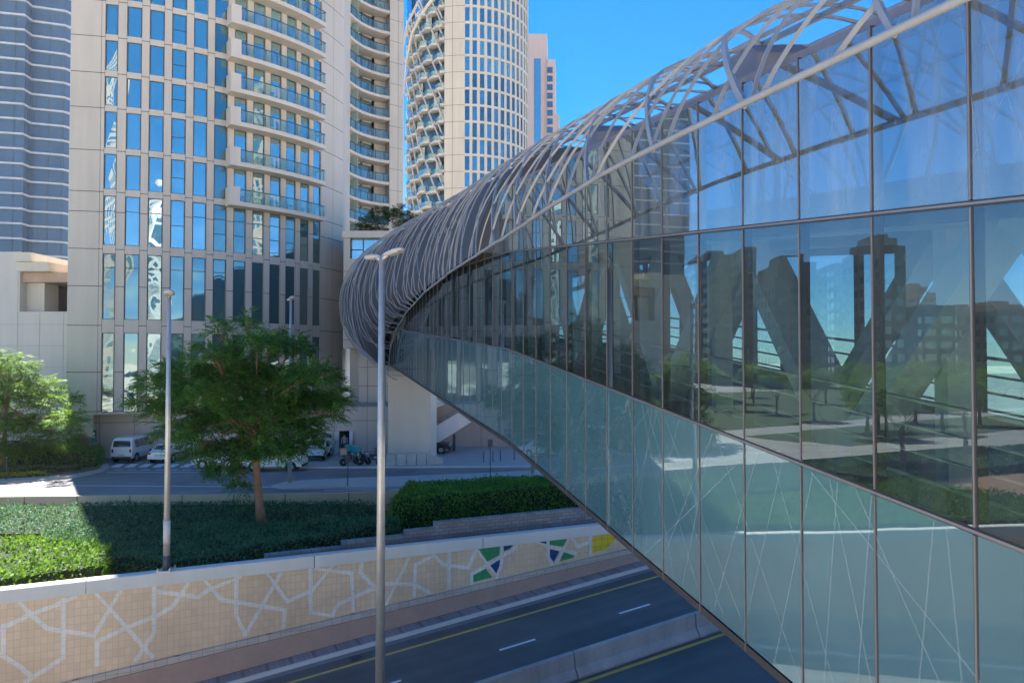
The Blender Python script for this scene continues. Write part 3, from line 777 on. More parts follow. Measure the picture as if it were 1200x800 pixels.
# ---- stone podium building at left ---------------------------------------------------
lp = thing('stone_building', 'low pale stone building with an open framed corner and flat canopies beside the tower', 'building', (-42, 67, 0))
m = MB(); gs = M['grey_stone']
zz = lambda py, Y=66: P(300, py, Y).z
xl = lambda px, Y=66: onray(px, Y)[0]
XR = -36.9
m.box(-50, xl(22), 66, 84, 0, zz(295)); m.box(xl(22) + .003, XR, 66, 84, 0, zz(365)); obj('stone_wall', m, gs, lp)
m = MB(); m.box(xl(22) + .005, xl(40.5), 65.2, 72, zz(307.5), zz(297)); obj('canopy', m, M['stone_pale'], lp)
m = MB(); m.box(xl(22) + .005, xl(60), 65.4, 80, zz(318.5), zz(307.9)); obj('canopy', m, M['stone_pale'], lp)
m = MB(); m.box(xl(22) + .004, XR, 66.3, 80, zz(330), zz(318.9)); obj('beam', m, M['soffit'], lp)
m = MB(); m.box(xl(22) + .006, xl(43.5), 66.9, 69, zz(365) + .003, zz(330.2)); obj('corner_pier', m, M['stone_pale'], lp)
jm = MB()
for py in (380, 405, 430, 455, 485, 520): jm.box(-50, XR, 65.99, 65.995, zz(py) - .012, zz(py) + .012)
for px in (20, 46, 74, -20): jm.box(xl(px) - .012, xl(px) + .012, 65.985, 65.992, 0, zz(296 if px < 22 else 366))
obj('panel_joints', jm, mat('soft_joint', (.30, .28, .26), .8), lp)
m = MB(); m.box(xl(88), xl(114), 65.0, 65.3, 0, zz(500)); obj('side_panel', m, mat('pale_panel', (.55, .57, .58), .6), lp)
# ---- podium block that receives the bridge -----------------------------------------------
pbk = thing('podium_block', 'beige podium block with a roof garden that the lattice bridge runs into', 'building', (-12, 71, 0))
Yp = 71.0
X = lambda px, Y=Yp: onray(px, Y)[0]; Z = lambda py, Y=Yp: P(400, py, Y).z
m = MB()
xa, xb, xc = X(402), X(420.5), X(545)
m.box(xa, xc, Yp, 88, Z(408), Z(303)); m.box(xa, X(409.5), Yp, 88, Z(303) + .002, Z(279)); m.box(X(452), xc, Yp, 88, Z(303) + .002, Z(279))
m.box(xb, xc, Yp, 88, 0, Z(408) - .002); m.box(xa, xb - .002, Yp + 3.0, 88, 0, Z(408) - .002)
obj('stone_wall', m, M['stone'], pbk)
m = MB(); m.box(xa - .1, xc, Yp - .25, 88, Z(279) + .003, Z(271)); obj('cornice', m, M['stone_pale'], pbk)
m = MB(); m.quad((X(409.5), Yp + .5, Z(303)), (X(452), Yp + .5, Z(303)), (X(452), Yp + .5, Z(279)), (X(409.5), Yp + .5, Z(279))); o = obj('window', MB().bar((X(424), Yp + .45, Z(303)), (X(424), Yp + .45, Z(279)), .08, .08).bar((X(409.5), Yp + .45, Z(292)), (X(424), Yp + .45, Z(292)), .08, .08), M['frame'], pbk)
obj('pane', m, M['win_blue'], o)
jm = MB()
for py in (318, 345, 372, 398): jm.box(xa, xc, Yp - .006, Yp - .002, Z(py) - .02, Z(py) + .02)
for px in (431, 452, 474): jm.box(X(px) - .02, X(px) + .02, Yp - .008, Yp - .001, Z(475), Z(304))
for py in (430, 452, 475): jm.box(xb, xc, Yp - .006, Yp - .002, Z(py) - .02, Z(py) + .02)
obj('panel_joints', jm, M['joint'], pbk)
# boundary wall, pier and stair under the far end of the bridge
m = MB(); m.box(onray(505, 72)[0], 22, 69.5, 70, 0, 5.2); bw = thing('boundary_wall', 'plain pinkish panelled wall behind the bollards under the bridge', 'wall', (0, 69.7, 0))
obj('wall_panels', m, streaky('pinkish_wall', (.47, .37, .33), .7, .08), bw)
jm = MB()
for X_ in np.arange(-6, 20, 3.1): jm.box(X_, X_ + .03, 69.49, 69.497, .1, 5.1)
jm.box(-7, 20, 69.488, 69.496, 2.4, 2.43); obj('panel_joints', jm, M['joint'], bw)
pr = thing('concrete_pier', 'broad blank concrete pier standing under the far end of the bridge', 'pier', (onray(480, 60.5)[0], 61, 0))
m = MB(); a = onray(455, 59.5); b = onray(505, 60.4)
m.prism([a, b, (b[0] + .25, b[1] + 2.2), (a[0] + .25, a[1] + 2.2)], 0, 6.9); obj('pier_body', m, streaky('pier_concrete', (.57, .52, .45), .75, .07), pr)
stc = thing('outdoor_staircase', 'zigzag staircase with solid white sloping balustrades behind the concrete pier', 'staircase', (onray(530, 65)[0], 65, 0))
def band(pl, Y, th, mname, name):
    m = MB(); pts = [P(x, y, Y) for x, y in pl]; m.ext(pts, (0, th, 0)); return obj(name, m, mname, stc, bevel=.02)
wst = mat('white_stair', (.74, .71, .71), .6, var=.08)
band([(500, 505), (500, 527), (552, 494.5), (537, 483.5)], 64.2, .2, wst, 'balustrade')
band([(500, 462), (500, 482), (521, 474), (510, 466)], 66.2, .2, wst, 'balustrade')
tm = MB()
for i in range(13):
    p = P(500, 521 - 0, 64.5); x0 = p.x + i * .31; z0 = P(500, 524, 64.5).z + i * .19
    tm.box(x0, x0 + .33, 64.45, 66.0, z0 - .2, z0 + .0)
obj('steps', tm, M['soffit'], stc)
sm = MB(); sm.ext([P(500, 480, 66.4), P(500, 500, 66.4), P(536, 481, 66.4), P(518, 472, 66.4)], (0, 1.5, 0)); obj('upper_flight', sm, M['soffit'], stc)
cmn = MB(); q = P(532, 530, 66.2); cmn.box(q.x - .12, q.x + .12, 66.1, 66.4, 0, 3.2); obj('column', cmn, M['darkmetal'], stc)

# ---- towers seen only in the reflections -------------------------------------------------
BM = V3((1, .27, 0)).normalized(); BD = 6.0 * BM.x
def mirror(p): p = V3(p); return p - BM * 2 * (p.dot(BM) - BD)
def sky_tower(px0, px1, ytop, Y, dep, m, label, step=0, cat='tower'):
    a = V3((*onray(px0, Y), 0)); b = V3((*onray(px1, Y), 0)); c = b + V3((2, dep, 0)); d = a + V3((2, dep, 0))
    q = [mirror(v) for v in (a, b, c, d)]; q = [(v.x, v.y) for v in q][::-1]
    H = P(600, ytop, Y).z
    cen = (sum(v[0] for v in q) / 4, sum(v[1] for v in q) / 4, 0)
    t = thing('skyline_tower', label, cat, cen, 'distant towers mirrored in the bridge glass')
    sc = lambda k: [(cen[0] + (v[0] - cen[0]) * k, cen[1] + (v[1] - cen[1]) * k) for v in q]
    mb = MB(); mb.prism(q, -.5, H - step)
    if step: mb.prism(sc(.72), H - step + .01, H - step * .4); mb.prism(sc(.4), H - step * .4 + .01, H)
    obj('tower_walls', mb, m, t)
    fb = MB()
    for (ax_, ay_), (bx_, by_) in zip(q, q[1:] + q[:1]):
        A_ = V3((ax_, ay_, 0)); d = V3((bx_, by_, 0)) - A_; Lf = d.length; d.normalize(); n = V3((d.y, -d.x, 0)) * .06; kk = max(2, int(Lf / 3.4)); st2 = Lf / kk
        if (A_ + d * Lf / 2 + n * 20 - V3(cen)).length < (A_ + d * Lf / 2 - V3(cen)).length: n = -n
        z = 3.5
        while z < H - step - 2.5:
            for i in range(kk):
                p0 = A_ + d * (st2 * i + .7) + n; p1 = A_ + d * (st2 * (i + 1) - .7) + n
                fb.quad((p0.x, p0.y, z), (p1.x, p1.y, z), (p1.x, p1.y, z + 1.9), (p0.x, p0.y, z + 1.9))
            z += 3.5
    obj('window_grid', fb, M['win_dark'], t)
    return t
g1 = mat('far_tower_grey', (.20, .22, .25), .6); g2 = mat('far_tower_sand', (.42, .37, .32), .6); g3 = mat('far_tower_white', (.55, .56, .56), .6)
for a in [(822, 869, 288, 260, 30, g1, 'grey slab tower with a slanting crown mirrored in the bridge glass', 5), (872, 897, 287, 240, 25, g1, 'slim grey tower mirrored in the glass, second from the round tower', 0),
          (898, 917, 318, 330, 25, g2, 'shorter sand coloured tower mirrored between two grey ones', 3), (919, 977, 292, 220, 30, g1, 'broad dark stepped tower mirrored in the middle of the glass wall', 8),
          (985, 1003, 308, 240, 20, g1, 'narrow dark tower mirrored just past the broad stepped one', 0), (1006, 1025, 352, 420, 30, g3, 'distant white tower mirrored low in the glass', 0),
          (1027, 1056, 273, 190, 20, g1, 'tall dark tower mirrored beside the inner diagonal brace', 4), (1060, 1092, 334, 420, 30, g2, 'pale distant block with a stepped top mirrored in the glass', 6),
          (1076, 1113, 361, 210, 25, g1, 'squat dark block mirrored over the inner diagonal brace', 0), (1128, 1150, 358, 230, 25, g1, 'dark mid height block mirrored near the widest pane', 3),
          (1165, 1215, 352, 200, 25, g2, 'sand coloured block mirrored in the widest pane', 3)]:
    sky_tower(*a[:7], step=a[7])
def back_tower(x, y, w, d, h, rz, m, label):
    t = thing('city_tower', label, 'tower', (0, 0, 0), 'towers behind the viewpoint mirrored in windows')
    mb = MB(); mb.box(-w / 2, w / 2, -d / 2, d / 2, 0, h); obj('tower_walls', mb, m, t)
    fb = MB(); z = 3
    while z < h - 3:
        k = -w / 2 + 1.2
        while k < w / 2 - 2: fb.box(k, k + 1.9, d / 2 + .01, d / 2 + .03, z, z + 2.1); k += 3.2
        k = -d / 2 + 1.2
        while k < d / 2 - 2: fb.box(w / 2 + .01, w / 2 + .03, k, k + 1.9, z, z + 2.1); fb.box(-w / 2 - .03, -w / 2 - .01, k, k + 1.9, z, z + 2.1); k += 3.2
        z += 3.4
    obj('window_grid', fb, M['win_dark'], t)
    t.location = (x, y, 0); t.rotation_euler = (0, 0, rz)
back_tower(-75, -85, 26, 22, 70, .3, g3, 'white tower mirrored in the lower tower windows')
back_tower(-22, -105, 24, 24, 95, -.2, g2, 'sand coloured tower mirrored in the tower windows')
back_tower(40, -90, 30, 22, 55, .1, g3, 'wide pale block mirrored in the tower windows')
back_tower(115, 30, 24, 30, 80, .2, g2, 'sand tower mirrored toward the bridge in curved tower windows')
# ---------------------------------------------------------------- glass footbridge with its lattice shell
def zb(Y): return HC + .116 * min(Y, 22.6) + .0605 * max(0, Y - 22.6)
def BP(Y, off, zo): return V3((6.0 + off - .27 * Y, Y, zb(Y) + zo))
ZBOT, ZLOW, ZUP, ZTOP = -5.22, -2.34, .63, 2.66
br = thing('footbridge', 'long glass walled footbridge wrapped in a pale steel lattice that rises over the sunken road', 'footbridge', (0.6, 20, 0))
NRM = V3((-1, -.27, 0)).normalized(); AX = V3((-.27, 1, 0)).normalized()
ks = list(range(-4, 42)); YK = lambda k: 6.735 + 1.19 * k
YEND = YK(42)
mg = bridgeglass('vision_glass', (.30, .42, .44), .10, (.58, .70, .74), .05, .05, .95)
mu_ = bridgeglass('upper_glass', (.05, .11, .14), .24, (.70, .84, .84), .04, .22, .9)
k_ = NT('spandrel_glass'); p_ = k_.n('ShaderNodeBsdfPrincipled'); p_.inputs['Roughness'].default_value = .25
nz_ = k_.noise(k_.pos(), .35, 3)
k_.l(k_.ramp(nz_, [(.3, (.045, .128, .162)), (.7, (.075, .18, .215))]), p_.inputs['Base Color'])
g_ = k_.n('ShaderNodeBsdfGlossy'); g_.inputs['Roughness'].default_value = .01; setc(g_.inputs['Color'], (.75, .9, .95))
k_.l(k_.bump(k_.noise(k_.pos(), .7, 2), .06, .02), g_.inputs['Normal'])
mx_ = k_.n('ShaderNodeMixShader'); k_.l(k_.math('MINIMUM', k_.math('ADD', k_.math('MULTIPLY', k_.schlick(), .8), .08), .9), mx_.inputs[0])
k_.l(p_.outputs[0], mx_.inputs[1]); k_.l(g_.outputs[0], mx_.inputs[2]); k_.l(mx_.outputs[0], k_.out.inputs[0])
M['spandrel'] = k_.m
far = {0: MB(), 1: MB(), 2: MB()}
cnt = 0
for k in ks:
    y0, y1 = YK(k), YK(k + 1)
    for r, (za, zc) in enumerate(((ZBOT + .1, ZLOW), (ZLOW, ZUP), (ZUP, ZTOP))):
        tl = [rnd.uniform(-.004, .004) for _ in range(3)]
        q = [BP(y0 + .02, tl[0], za + .03), BP(y1 - .02, tl[1], za + .03), BP(y1 - .02, tl[2], zc - .03), BP(y0 + .02, tl[0] + tl[2] - tl[1], zc - .03)]
        mt = (M['spandrel'], mg, mu_)[r]
        if cnt < 100 and k > -2:
            obj('glass_panel', MB().poly(q), mt, br); cnt += 1
        else: far[r].poly(q)
for r in far:
    o = obj(('lower_glass_panels', 'middle_glass_panels', 'upper_glass_panels')[r], far[r], (M['spandrel'], mg, mu_)[r], br); o['kind'] = 'stuff'
mull = mat('bronze_mullion', (.07, .065, .07), .4, .4, .1); mlite = mat('pale_mullion_cap', (.20, .19, .195), .4, .3, .1)
for k in ks + [42]:
    y = YK(k); m = MB()
    for zo0, zo1 in ((ZBOT, ZLOW - .035), (ZLOW + .035, ZUP - .035), (ZUP + .035, ZTOP)):
        a, b_ = BP(y, 0, zo0), BP(y, 0, zo1)
        m.obox((a + b_) / 2 + NRM * -.064, AX * .022, NRM * .07, V3((0, 0, (zo1 - zo0) / 2)), 0)
        m.obox((a + b_) / 2 + NRM * .010, AX * .009, NRM * .005, V3((0, 0, (zo1 - zo0) / 2)), 1)
    obj('mullion', m, [mull, mlite], br)
def rail_line(name, off, zo, w, h, mt, ya=YK(-4), yb=YEND, extra=None):
    m = MB(); ys = [ya, 22.6, yb]
    for a, b_ in zip(ys[:-1], ys[1:]): m.bar(BP(a, off, zo), BP(b_, off, zo), w, h)
    return obj(name, m, mt, br)
rail_line('transom', .05, ZLOW, .10, .06, mull); rail_line('transom', .05, ZUP, .10, .05, mull)
rail_line('transom_cap', -.014, ZLOW, .014, .03, mlite); rail_line('transom_cap', -.014, ZUP, .014, .022, mlite)
rail_line('bottom_rail', .06, ZBOT + .05, .14, .11, mull)
rail_line('roof_gutter', .30, ZTOP + .08, .2, .16, mat('gutter_metal', (.20, .19, .225), .5, .2))
# frit lines: pale threads crossing from panel to panel
ft = MB(); fu = MB(); r3 = random.Random(21)
def frit(mb, zl, zh, w, ya, yb, n, lift, smin, smax):
    for i in range(n):
        y = ya + (yb - ya) * (i + r3.random()) / n; sg = 1 if i % 2 else -1; dy = sg * r3.choice((.12, .3, .5, .75, 1.1)) * r3.uniform(.85, 1.15) * (zh - zl)
        lf = lift + .00012 * i
        a0, a1 = y, y + dy; z0, z1 = zl, zh
        if r3.random() < .1: z0 = zl + r3.random() * (zh - zl) * .5; a0 = y
        for (s0, s1) in ((0, .33), (.33, .66), (.66, 1)):
            p = (a0 + (a1 - a0) * s0, z0 + (z1 - z0) * s0); q = (a0 + (a1 - a0) * s1, z0 + (z1 - z0) * s1)
            if min(p[0], q[0]) < 3 or max(p[0], q[0]) > 54: continue
            d = V3((q[0] - p[0], q[1] - p[1], 0)).normalized(); e = V3((-d.y, d.x, 0)) * w / 2
            f = lambda c, g_: BP(c[0] + g_.x, -lf, c[1] + g_.y)
            mb.quad(f(p, -e), f(q, -e), f(q, e), f(p, e))
frit(ft, ZBOT + .15, ZLOW - .05, .02, 1, 14, 34, .008, .05, .8)
frit(ft, ZBOT + .15, ZLOW - .05, .017, 13, 30, 60, .013, .05, .9)
frit(ft, ZBOT + .15, ZLOW - .05, .024, 30, 52, 60, .021, .05, .9)
def veil(name, col, a_):
    k = NT(name); d = k.n('ShaderNodeBsdfDiffuse'); setc(d.inputs['Color'], col); t = k.n('ShaderNodeBsdfTransparent'); m = k.n('ShaderNodeMixShader'); m.inputs[0].default_value = a_
    k.l(t.outputs[0], m.inputs[1]); k.l(d.outputs[0], m.inputs[2]); k.l(m.outputs[0], k.out.inputs[0]); return k.m
obj('frit_pattern', ft, veil('pale_frit', (.50, .60, .60), .17), br)['kind'] = 'stuff'
frit(fu, ZUP + .05, ZTOP - .02, .008, 3, 16, 40, .006, .1, .9); pass
obj('fine_frit_pattern', fu, veil('fine_frit', (.35, .45, .50), .22), br)['kind'] = 'stuff'
# floor, belly, roof, truss, handrails, far wall
def slab(name, o0, o1, z0, z1, mt, ya=2.0, yb=69.5):
    m = MB(); ys = [ya, 22.6, yb]
    for a, b_ in zip(ys[:-1], ys[1:]):
        v = [BP(a, o0, z0), BP(a, o1, z0), BP(b_, o1, z0), BP(b_, o0, z0), BP(a, o0, z1), BP(a, o1, z1), BP(b_, o1, z1), BP(b_, o0, z1)]
        m.add(v, [(0, 1, 2, 3), (4, 7, 6, 5), (0, 4, 5, 1), (1, 5, 6, 2), (2, 6, 7, 3), (3, 7, 4, 0)])
    return obj(name, m, mt, br)
slab('belly', .22, 5.0, ZBOT - .02, ZLOW - .32, M['darkmetal']); slab('floor_deck', .22, 5.0, ZLOW - .30, ZLOW - .12, mat('deck_tiles', (.22, .22, .23), .5, var=.1))
slab('roof_slab', .24, 5.0, .80, .98, mat('roof_sheet', (.24, .24, .26), .6, var=.1)); slab('ceiling_edge', .26, .40, .50, .795, M['metal'])
slab('far_ceiling_beam', 4.7, 4.9, .35, .79, M['metal']); slab('far_spandrel', 5.06, 5.14, ZBOT, ZLOW, M['spandrel'])
m = MB()
for a, b_ in ((2, 22.6), (22.6, 66)): m.quad(BP(a, 5.1, ZLOW), BP(b_, 5.1, ZLOW), BP(b_, 5.1, ZUP), BP(a, 5.1, ZUP))
obj('far_glazing', m, bridgeglass('far_glass', (.50, .68, .72), .05, (.7, .85, .9), .03, .05), br)
tm = mat('truss_paint', (.72, .74, .76), .5, .1, .1)
half = 2.38
for oi, off in enumerate((.95, 4.25)):
    n = 0; y = 7.25 - 2 * half
    while y < 60:
        m = MB(); za, zc = (ZLOW - .1, .72) if n % 2 == 0 else (.72, ZLOW - .1)
        m.bar(BP(y, off, zc), BP(y + half, off, za), .34, .42, 0, (1, 0, 0)); obj('truss_diagonal', m, tm, br)
        if n % 2 == 0:
            m = MB(); m.bar(BP(y + half * .5, off + .35, ZLOW - .1), BP(y + half * .5, off + .35, .76), .26, .3); obj('column', m, tm, br)
        y += half; n += 1
    rail_line('truss_chord', off, .64, .3, .28, tm, 2, 62)
m = MB(); y = 3.0
while y < 60: m.bar(BP(y, 5.0, ZLOW - .1), BP(y, 5.0, ZUP), .24, .10, 0, (1, 0, 0)); y += 2.38
obj('far_posts', m, M['darkmetal'], br)
for off in (.42, 4.75):
    for h in (.28, .55, .82, 1.10):
        m = MB(); m.tube([BP(2, off, ZLOW - .12 + h), BP(22.6, off, ZLOW - .12 + h), BP(60, off, ZLOW - .12 + h)], .022 if h < 1 else .03, 6); obj('handrail', m, M['galv'], br, True)
# shell ---------------------------------------------------------------------------
ip_ = lambda Y, xs: float(np.interp(Y, [a for a, _ in xs], [b for _, b in xs]))
DLT = lambda Y: float(np.interp(Y, [0, 20, 46, 80], [1.1, 1.05, .25, .22]))
RAIL = []
for px_, py_ in ((1300, -80), (1129, 0), (1024, 50), (932, 94), (818, 149), (750, 182), (700, 209), (650, 240), (596, 276), (560, 300), (525, 322), (499, 342), (476, 367), (463, 389), (458, 410), (456, 432)):
    Y_ = 15.0
    for _ in range(40): Y_ = FPX * (6 - DLT(Y_)) / (px_ - 365)
    RAIL.append((Y_, HC + (420 - py_) / FPX * Y_ - zb(Y_)))
RAIL = [(1.5, RAIL[0][1] + .2)] + RAIL + [(57.6, -5.7), (60, -6.0), (71, -6.0)]
RAIL.sort()
CROWN = [(2, 4.35), (10, 4.35), (22.6, 4.5), (32, 5.0), (43, 5.4), (56, 5.8), (71, 6.0)]
BUL = [(0, .2), (27, .2), (35, .6), (42, 1.2), (50, 2.2), (57, 2.9), (66, 3.4), (71, 3.5)]
ZM = [(0, .1), (20, .1), (32, .3), (40, .2), (60, -.6), (71, -.6)]
HW = 2.65
secache = {}
def section(Y):
    key = round(Y * 8)
    if key in secache: return secache[key]
    zr_, zk, b_, zm = ip_(Y, RAIL), ip_(Y, CROWN), max(ip_(Y, BUL), DLT(Y) + .05), ip_(Y, ZM)
    pts = []
    if zr_ >= zm:
        t0 = math.asin(min(1, (zr_ - zm) / (zk - zm))); b_ = max(b_, (HW + DLT(Y)) / math.cos(t0) ** .95 - HW)
        for i in range(25):
            t = t0 + (math.pi / 2 - t0) * i / 24; pts.append((HW - (HW + b_) * max(0, math.cos(t)) ** .95, zm + (zk - zm) * math.sin(t)))
    else:
        rx = -DLT(Y) if Y < 57.3 else min(1.6, -.22 + (Y - 57.3) * .8)
        for i in range(13):
            t = math.pi / 2 * i / 12; pts.append((rx - (rx + b_) * math.sin(t), zm - (zm - zr_) * math.cos(t)))
        for i in range(1, 19):
            t = math.pi / 2 * i / 18; pts.append((HW - (HW + b_) * math.cos(t), zm + (zk - zm) * math.sin(t)))
    pts = pts + [(2 * HW - x, z) for x, z in pts[::-1][1:]]
    cl = [0.0]
    for a, c in zip(pts[:-1], pts[1:]): cl.append(cl[-1] + math.hypot(c[0] - a[0], c[1] - a[1]))
    r = (np.array(cl) / cl[-1], np.array([p[0] for p in pts]), np.array([p[1] for p in pts]))
    secache[key] = r; return r
def SH(Y, q, inset=0.0):
    c, xs, zs_ = section(Y); x = float(np.interp(q, c, xs)); z_ = float(np.interp(q, c, zs_))
    if inset: d = V3((HW - x, 0, .5 - z_)).normalized() * inset; x += d.x; z_ += d.z
    return BP(Y, x, z_)
bars = []
def add_bar(y0, lean, w, h, q0=0.0, q1=1.0):
    pts = []
    for i in range(27):
        q = q0 + (q1 - q0) * i / 26; Y = y0 + lean * q / .5
        if 1.6 <= Y <= 70.6: pts.append(SH(Y, q))
    if len(pts) > 3: bars.append((y0, pts, w, h))
r4 = random.Random(5)
y = -3.0
while y < 71:
    add_bar(y, r4.uniform(-2.6, 1.2) if y < 28 else r4.uniform(-5, -2.5), r4.uniform(.04, .055) if y < 22 else .034, .05 if y < 22 else .036); y += r4.uniform(1.0, 1.7) if y < 30 else r4.uniform(1.2, 1.8)
y = -4.0
while y < 71:
    add_bar(y, r4.uniform(3.4, 6.5) if y < 28 else r4.uniform(4, 7.5), r4.uniform(.055, .08) if y < 22 else .04, .06 if y < 22 else .04); y += r4.uniform(1.9, 2.9) if y < 34 else r4.uniform(1.8, 2.8)
y = 3
while y < 60:
    add_bar(y, r4.uniform(1.2, 2.6), .042, .045); y += r4.uniform(2.2, 3.4)
bars.sort(key=lambda b_: b_[0])
lat = mat('lattice_paint', (.27, .29, .315), .42, .1, .1, 1.5)
rest_b = MB(); nb = 0
def sweep(mb, pts, w, h):
    n = len(pts); vs = []
    for i, p in enumerate(pts):
        d = (pts[min(i + 1, n - 1)] - pts[max(i - 1, 0)]).normalized()
        cen = BP(p.y, HW, 0); cen = V3((cen.x, p.y, cen.z)); o_ = (p - cen); o_ = (o_ - d * o_.dot(d)).normalized(); s_ = d.cross(o_)
        for a, c in ((-1, -1), (1, -1), (1, 1), (-1, 1)): vs.append(p + s_ * a * w / 2 + o_ * c * h / 2)
    fs = []
    for i in range(n - 1):
        for j in range(4): fs.append((i * 4 + j, i * 4 + (j + 1) % 4, i * 4 + 4 + (j + 1) % 4, i * 4 + 4 + j))
    fs += [(3, 2, 1, 0), tuple((n - 1) * 4 + j for j in range(4))]; mb.add(vs, fs)
for y0, pts, w, h in bars:
    if y0 > 2 and nb < 100: mb = MB(); sweep(mb, pts, w, h); obj('lattice_bar', mb, lat, br); nb += 1
    else: sweep(rest_b, pts, w, h)
o = obj('lattice_bars', rest_b, lat, br); o['kind'] = 'stuff'
def hoop(name, q, w, h, ya=1.7, yb=70.6, mt=None, inset=0):
    ys = list(np.linspace(ya, yb, 110)); mb = MB(); sweep(mb, [SH(y, q, inset) for y in ys], w, h); return obj(name, mb, mt or lat, br)
ys = list(np.linspace(1.7, 57.6, 120)); mb = MB(); pts = [SH(y, 0.0) + NRM * .05 for y in ys]
pts += [BP(56.0, -.25, -5.85), BP(53.5, -.2, -5.9), BP(50.5, -.2, -5.75)]
mb.tube(pts, .043, 8); obj('edge_rail', mb, lat, br, True)
hoop('purlin', .5, .07, .10); hoop('purlin', .465, .055, .08, 1.7, 45)
for q in (.58, .66, .74, .82): hoop('purlin', q, .06, .08, 1.7, 60, mt=M['metal'])
hoop('far_edge_rail', 1.0, .16, .16, mt=M['metal'])
ln = MB(); ysl = list(np.linspace(24.5, 70.7, 46)); qs = [.03 + .94 * i / 26 for i in range(27)]
vs = [SH(y, q, .32) for y in ysl for q in qs]
ln.add(vs, [(i * 27 + j, i * 27 + j + 1, (i + 1) * 27 + j + 1, (i + 1) * 27 + j) for i in range(45) for j in range(26)])
ring = [SH(24.5, q, .33) for q in qs]; cb = BP(24.5, HW, .9)
ln.add(ring + [cb], [(i, i + 1, 27) for i in range(26)])
obj('shell_lining', ln, mat('slate_lining', (.06, .065, .08), .6, .1, .12), br, True)
# rooftop ventilation units stand on frames on the bridge roof
def vent(Y, label, s=1.0):
    t = thing('roof_vent', label, 'roof vent', BP(Y, 2.0, .99), 'vent units on the bridge roof')
    b0 = t.location
    m = MB(); pr = [(-.9 * s, 2.2), (.6 * s, 2.2), (.9 * s, 2.4), (.9 * s, 2.2 + 1.3 * s), (-.5 * s, 2.2 + 1.3 * s), (-.9 * s, 2.2 + .9 * s)]
    m.ext([b0 + V3((-.6, 0, 0)) + AX * x + V3((0, 0, z_)) for x, z_ in pr], V3((.9, 0, 0))); obj('vent_hood', m, mat('vent_grey', (.16, .165, .20), .5, .2) if 'vent_grey' not in bpy.data.materials else bpy.data.materials['vent_grey'], t, bevel=.03)
    for sx_ in (-.5, .2):
        for sy_ in (-.75, .7):
            m = MB(); p = b0 + V3((sx_, 0, 0)) + AX * sy_ * s; m.bar(p, p + V3((0, 0, 2.22)), .09, .09, 0, (1, 0, 0)); obj('leg', m, M['metal'], t)
for Y, lb in ((12.7, 'grey vent hood nearest the viewer, standing on legs under the lattice crown'), (19.6, 'grey vent hood midway along the roof under the open lattice'), (26.6, 'grey vent hood where the lattice shell becomes lined')): vent(Y, lb, .5)
# ---------------------------------------------------------------- vegetation
def np_obj(name, V, Q, m, parent=None):
    me = bpy.data.meshes.new(name); off = wloc(parent); V = np.asarray(V, dtype=np.float32) - np.array([off.x, off.y, off.z], dtype=np.float32)
    n = len(Q); me.vertices.add(len(V)); me.vertices.foreach_set('co', V.ravel())
    me.loops.add(n * 4); me.loops.foreach_set('vertex_index', np.asarray(Q, dtype=np.int32).ravel())
    me.polygons.add(n); me.polygons.foreach_set('loop_start', np.arange(0, n * 4, 4, dtype=np.int32))
    me.polygons.foreach_set('loop_total', np.full(n, 4, dtype=np.int32))
    me.materials.append(m); me.update(calc_edges=True); me.validate()
    o = bpy.data.objects.new(name, me); COL.objects.link(o)
    if parent is not None: o.parent = parent
    return o
def unit(a): return a / (np.linalg.norm(a, axis=-1, keepdims=True) + 1e-9)
def leaf_quads(pos, dirs, nor, ln, wd):
    """one folded-flat pointed leaf (a quad kite) at each position"""
    s = unit(np.cross(dirs, nor)); n = len(pos)
    a = pos; b = pos + dirs * (ln * .45)[:, None] + s * (wd * .5)[:, None]; c = pos + dirs * ln[:, None]; d = pos + dirs * (ln * .45)[:, None] - s * (wd * .5)[:, None]
    V = np.stack([a, b, c, d], 1).reshape(-1, 3); return V, np.arange(n * 4).reshape(-1, 4)
def frond_leaves(rg, pos, dirs, length, pairs, lw):
    """feathery compound leaves: pairs of leaflets along an arching stalk"""
    n = len(pos); up = np.array([0, 0, 1.0]); side = unit(np.cross(dirs, up) + rg.normal(0, .15, (n, 3))); P_, D_, N_, Ls = [], [], [], []
    for i in range(pairs):
        t = (i + .6) / pairs; q = pos + dirs * (length * t)[:, None] - up * (length * .38 * t * t)[:, None]
        dd = unit(dirs - up * .76 * t)
        for sg in (-1, 1):
            d = unit(side * sg * .9 + dd * .45 - up * .12 + rg.normal(0, .1, (n, 3))); P_.append(q); D_.append(d)
            N_.append(unit(np.cross(d, dd))); Ls.append(length * .34 * (1 - .55 * abs(t - .42)))
    P_, D_, N_, Ls = np.concatenate(P_), np.concatenate(D_), np.concatenate(N_), np.concatenate(Ls)
    return leaf_quads(P_, D_, N_, Ls, Ls * lw)
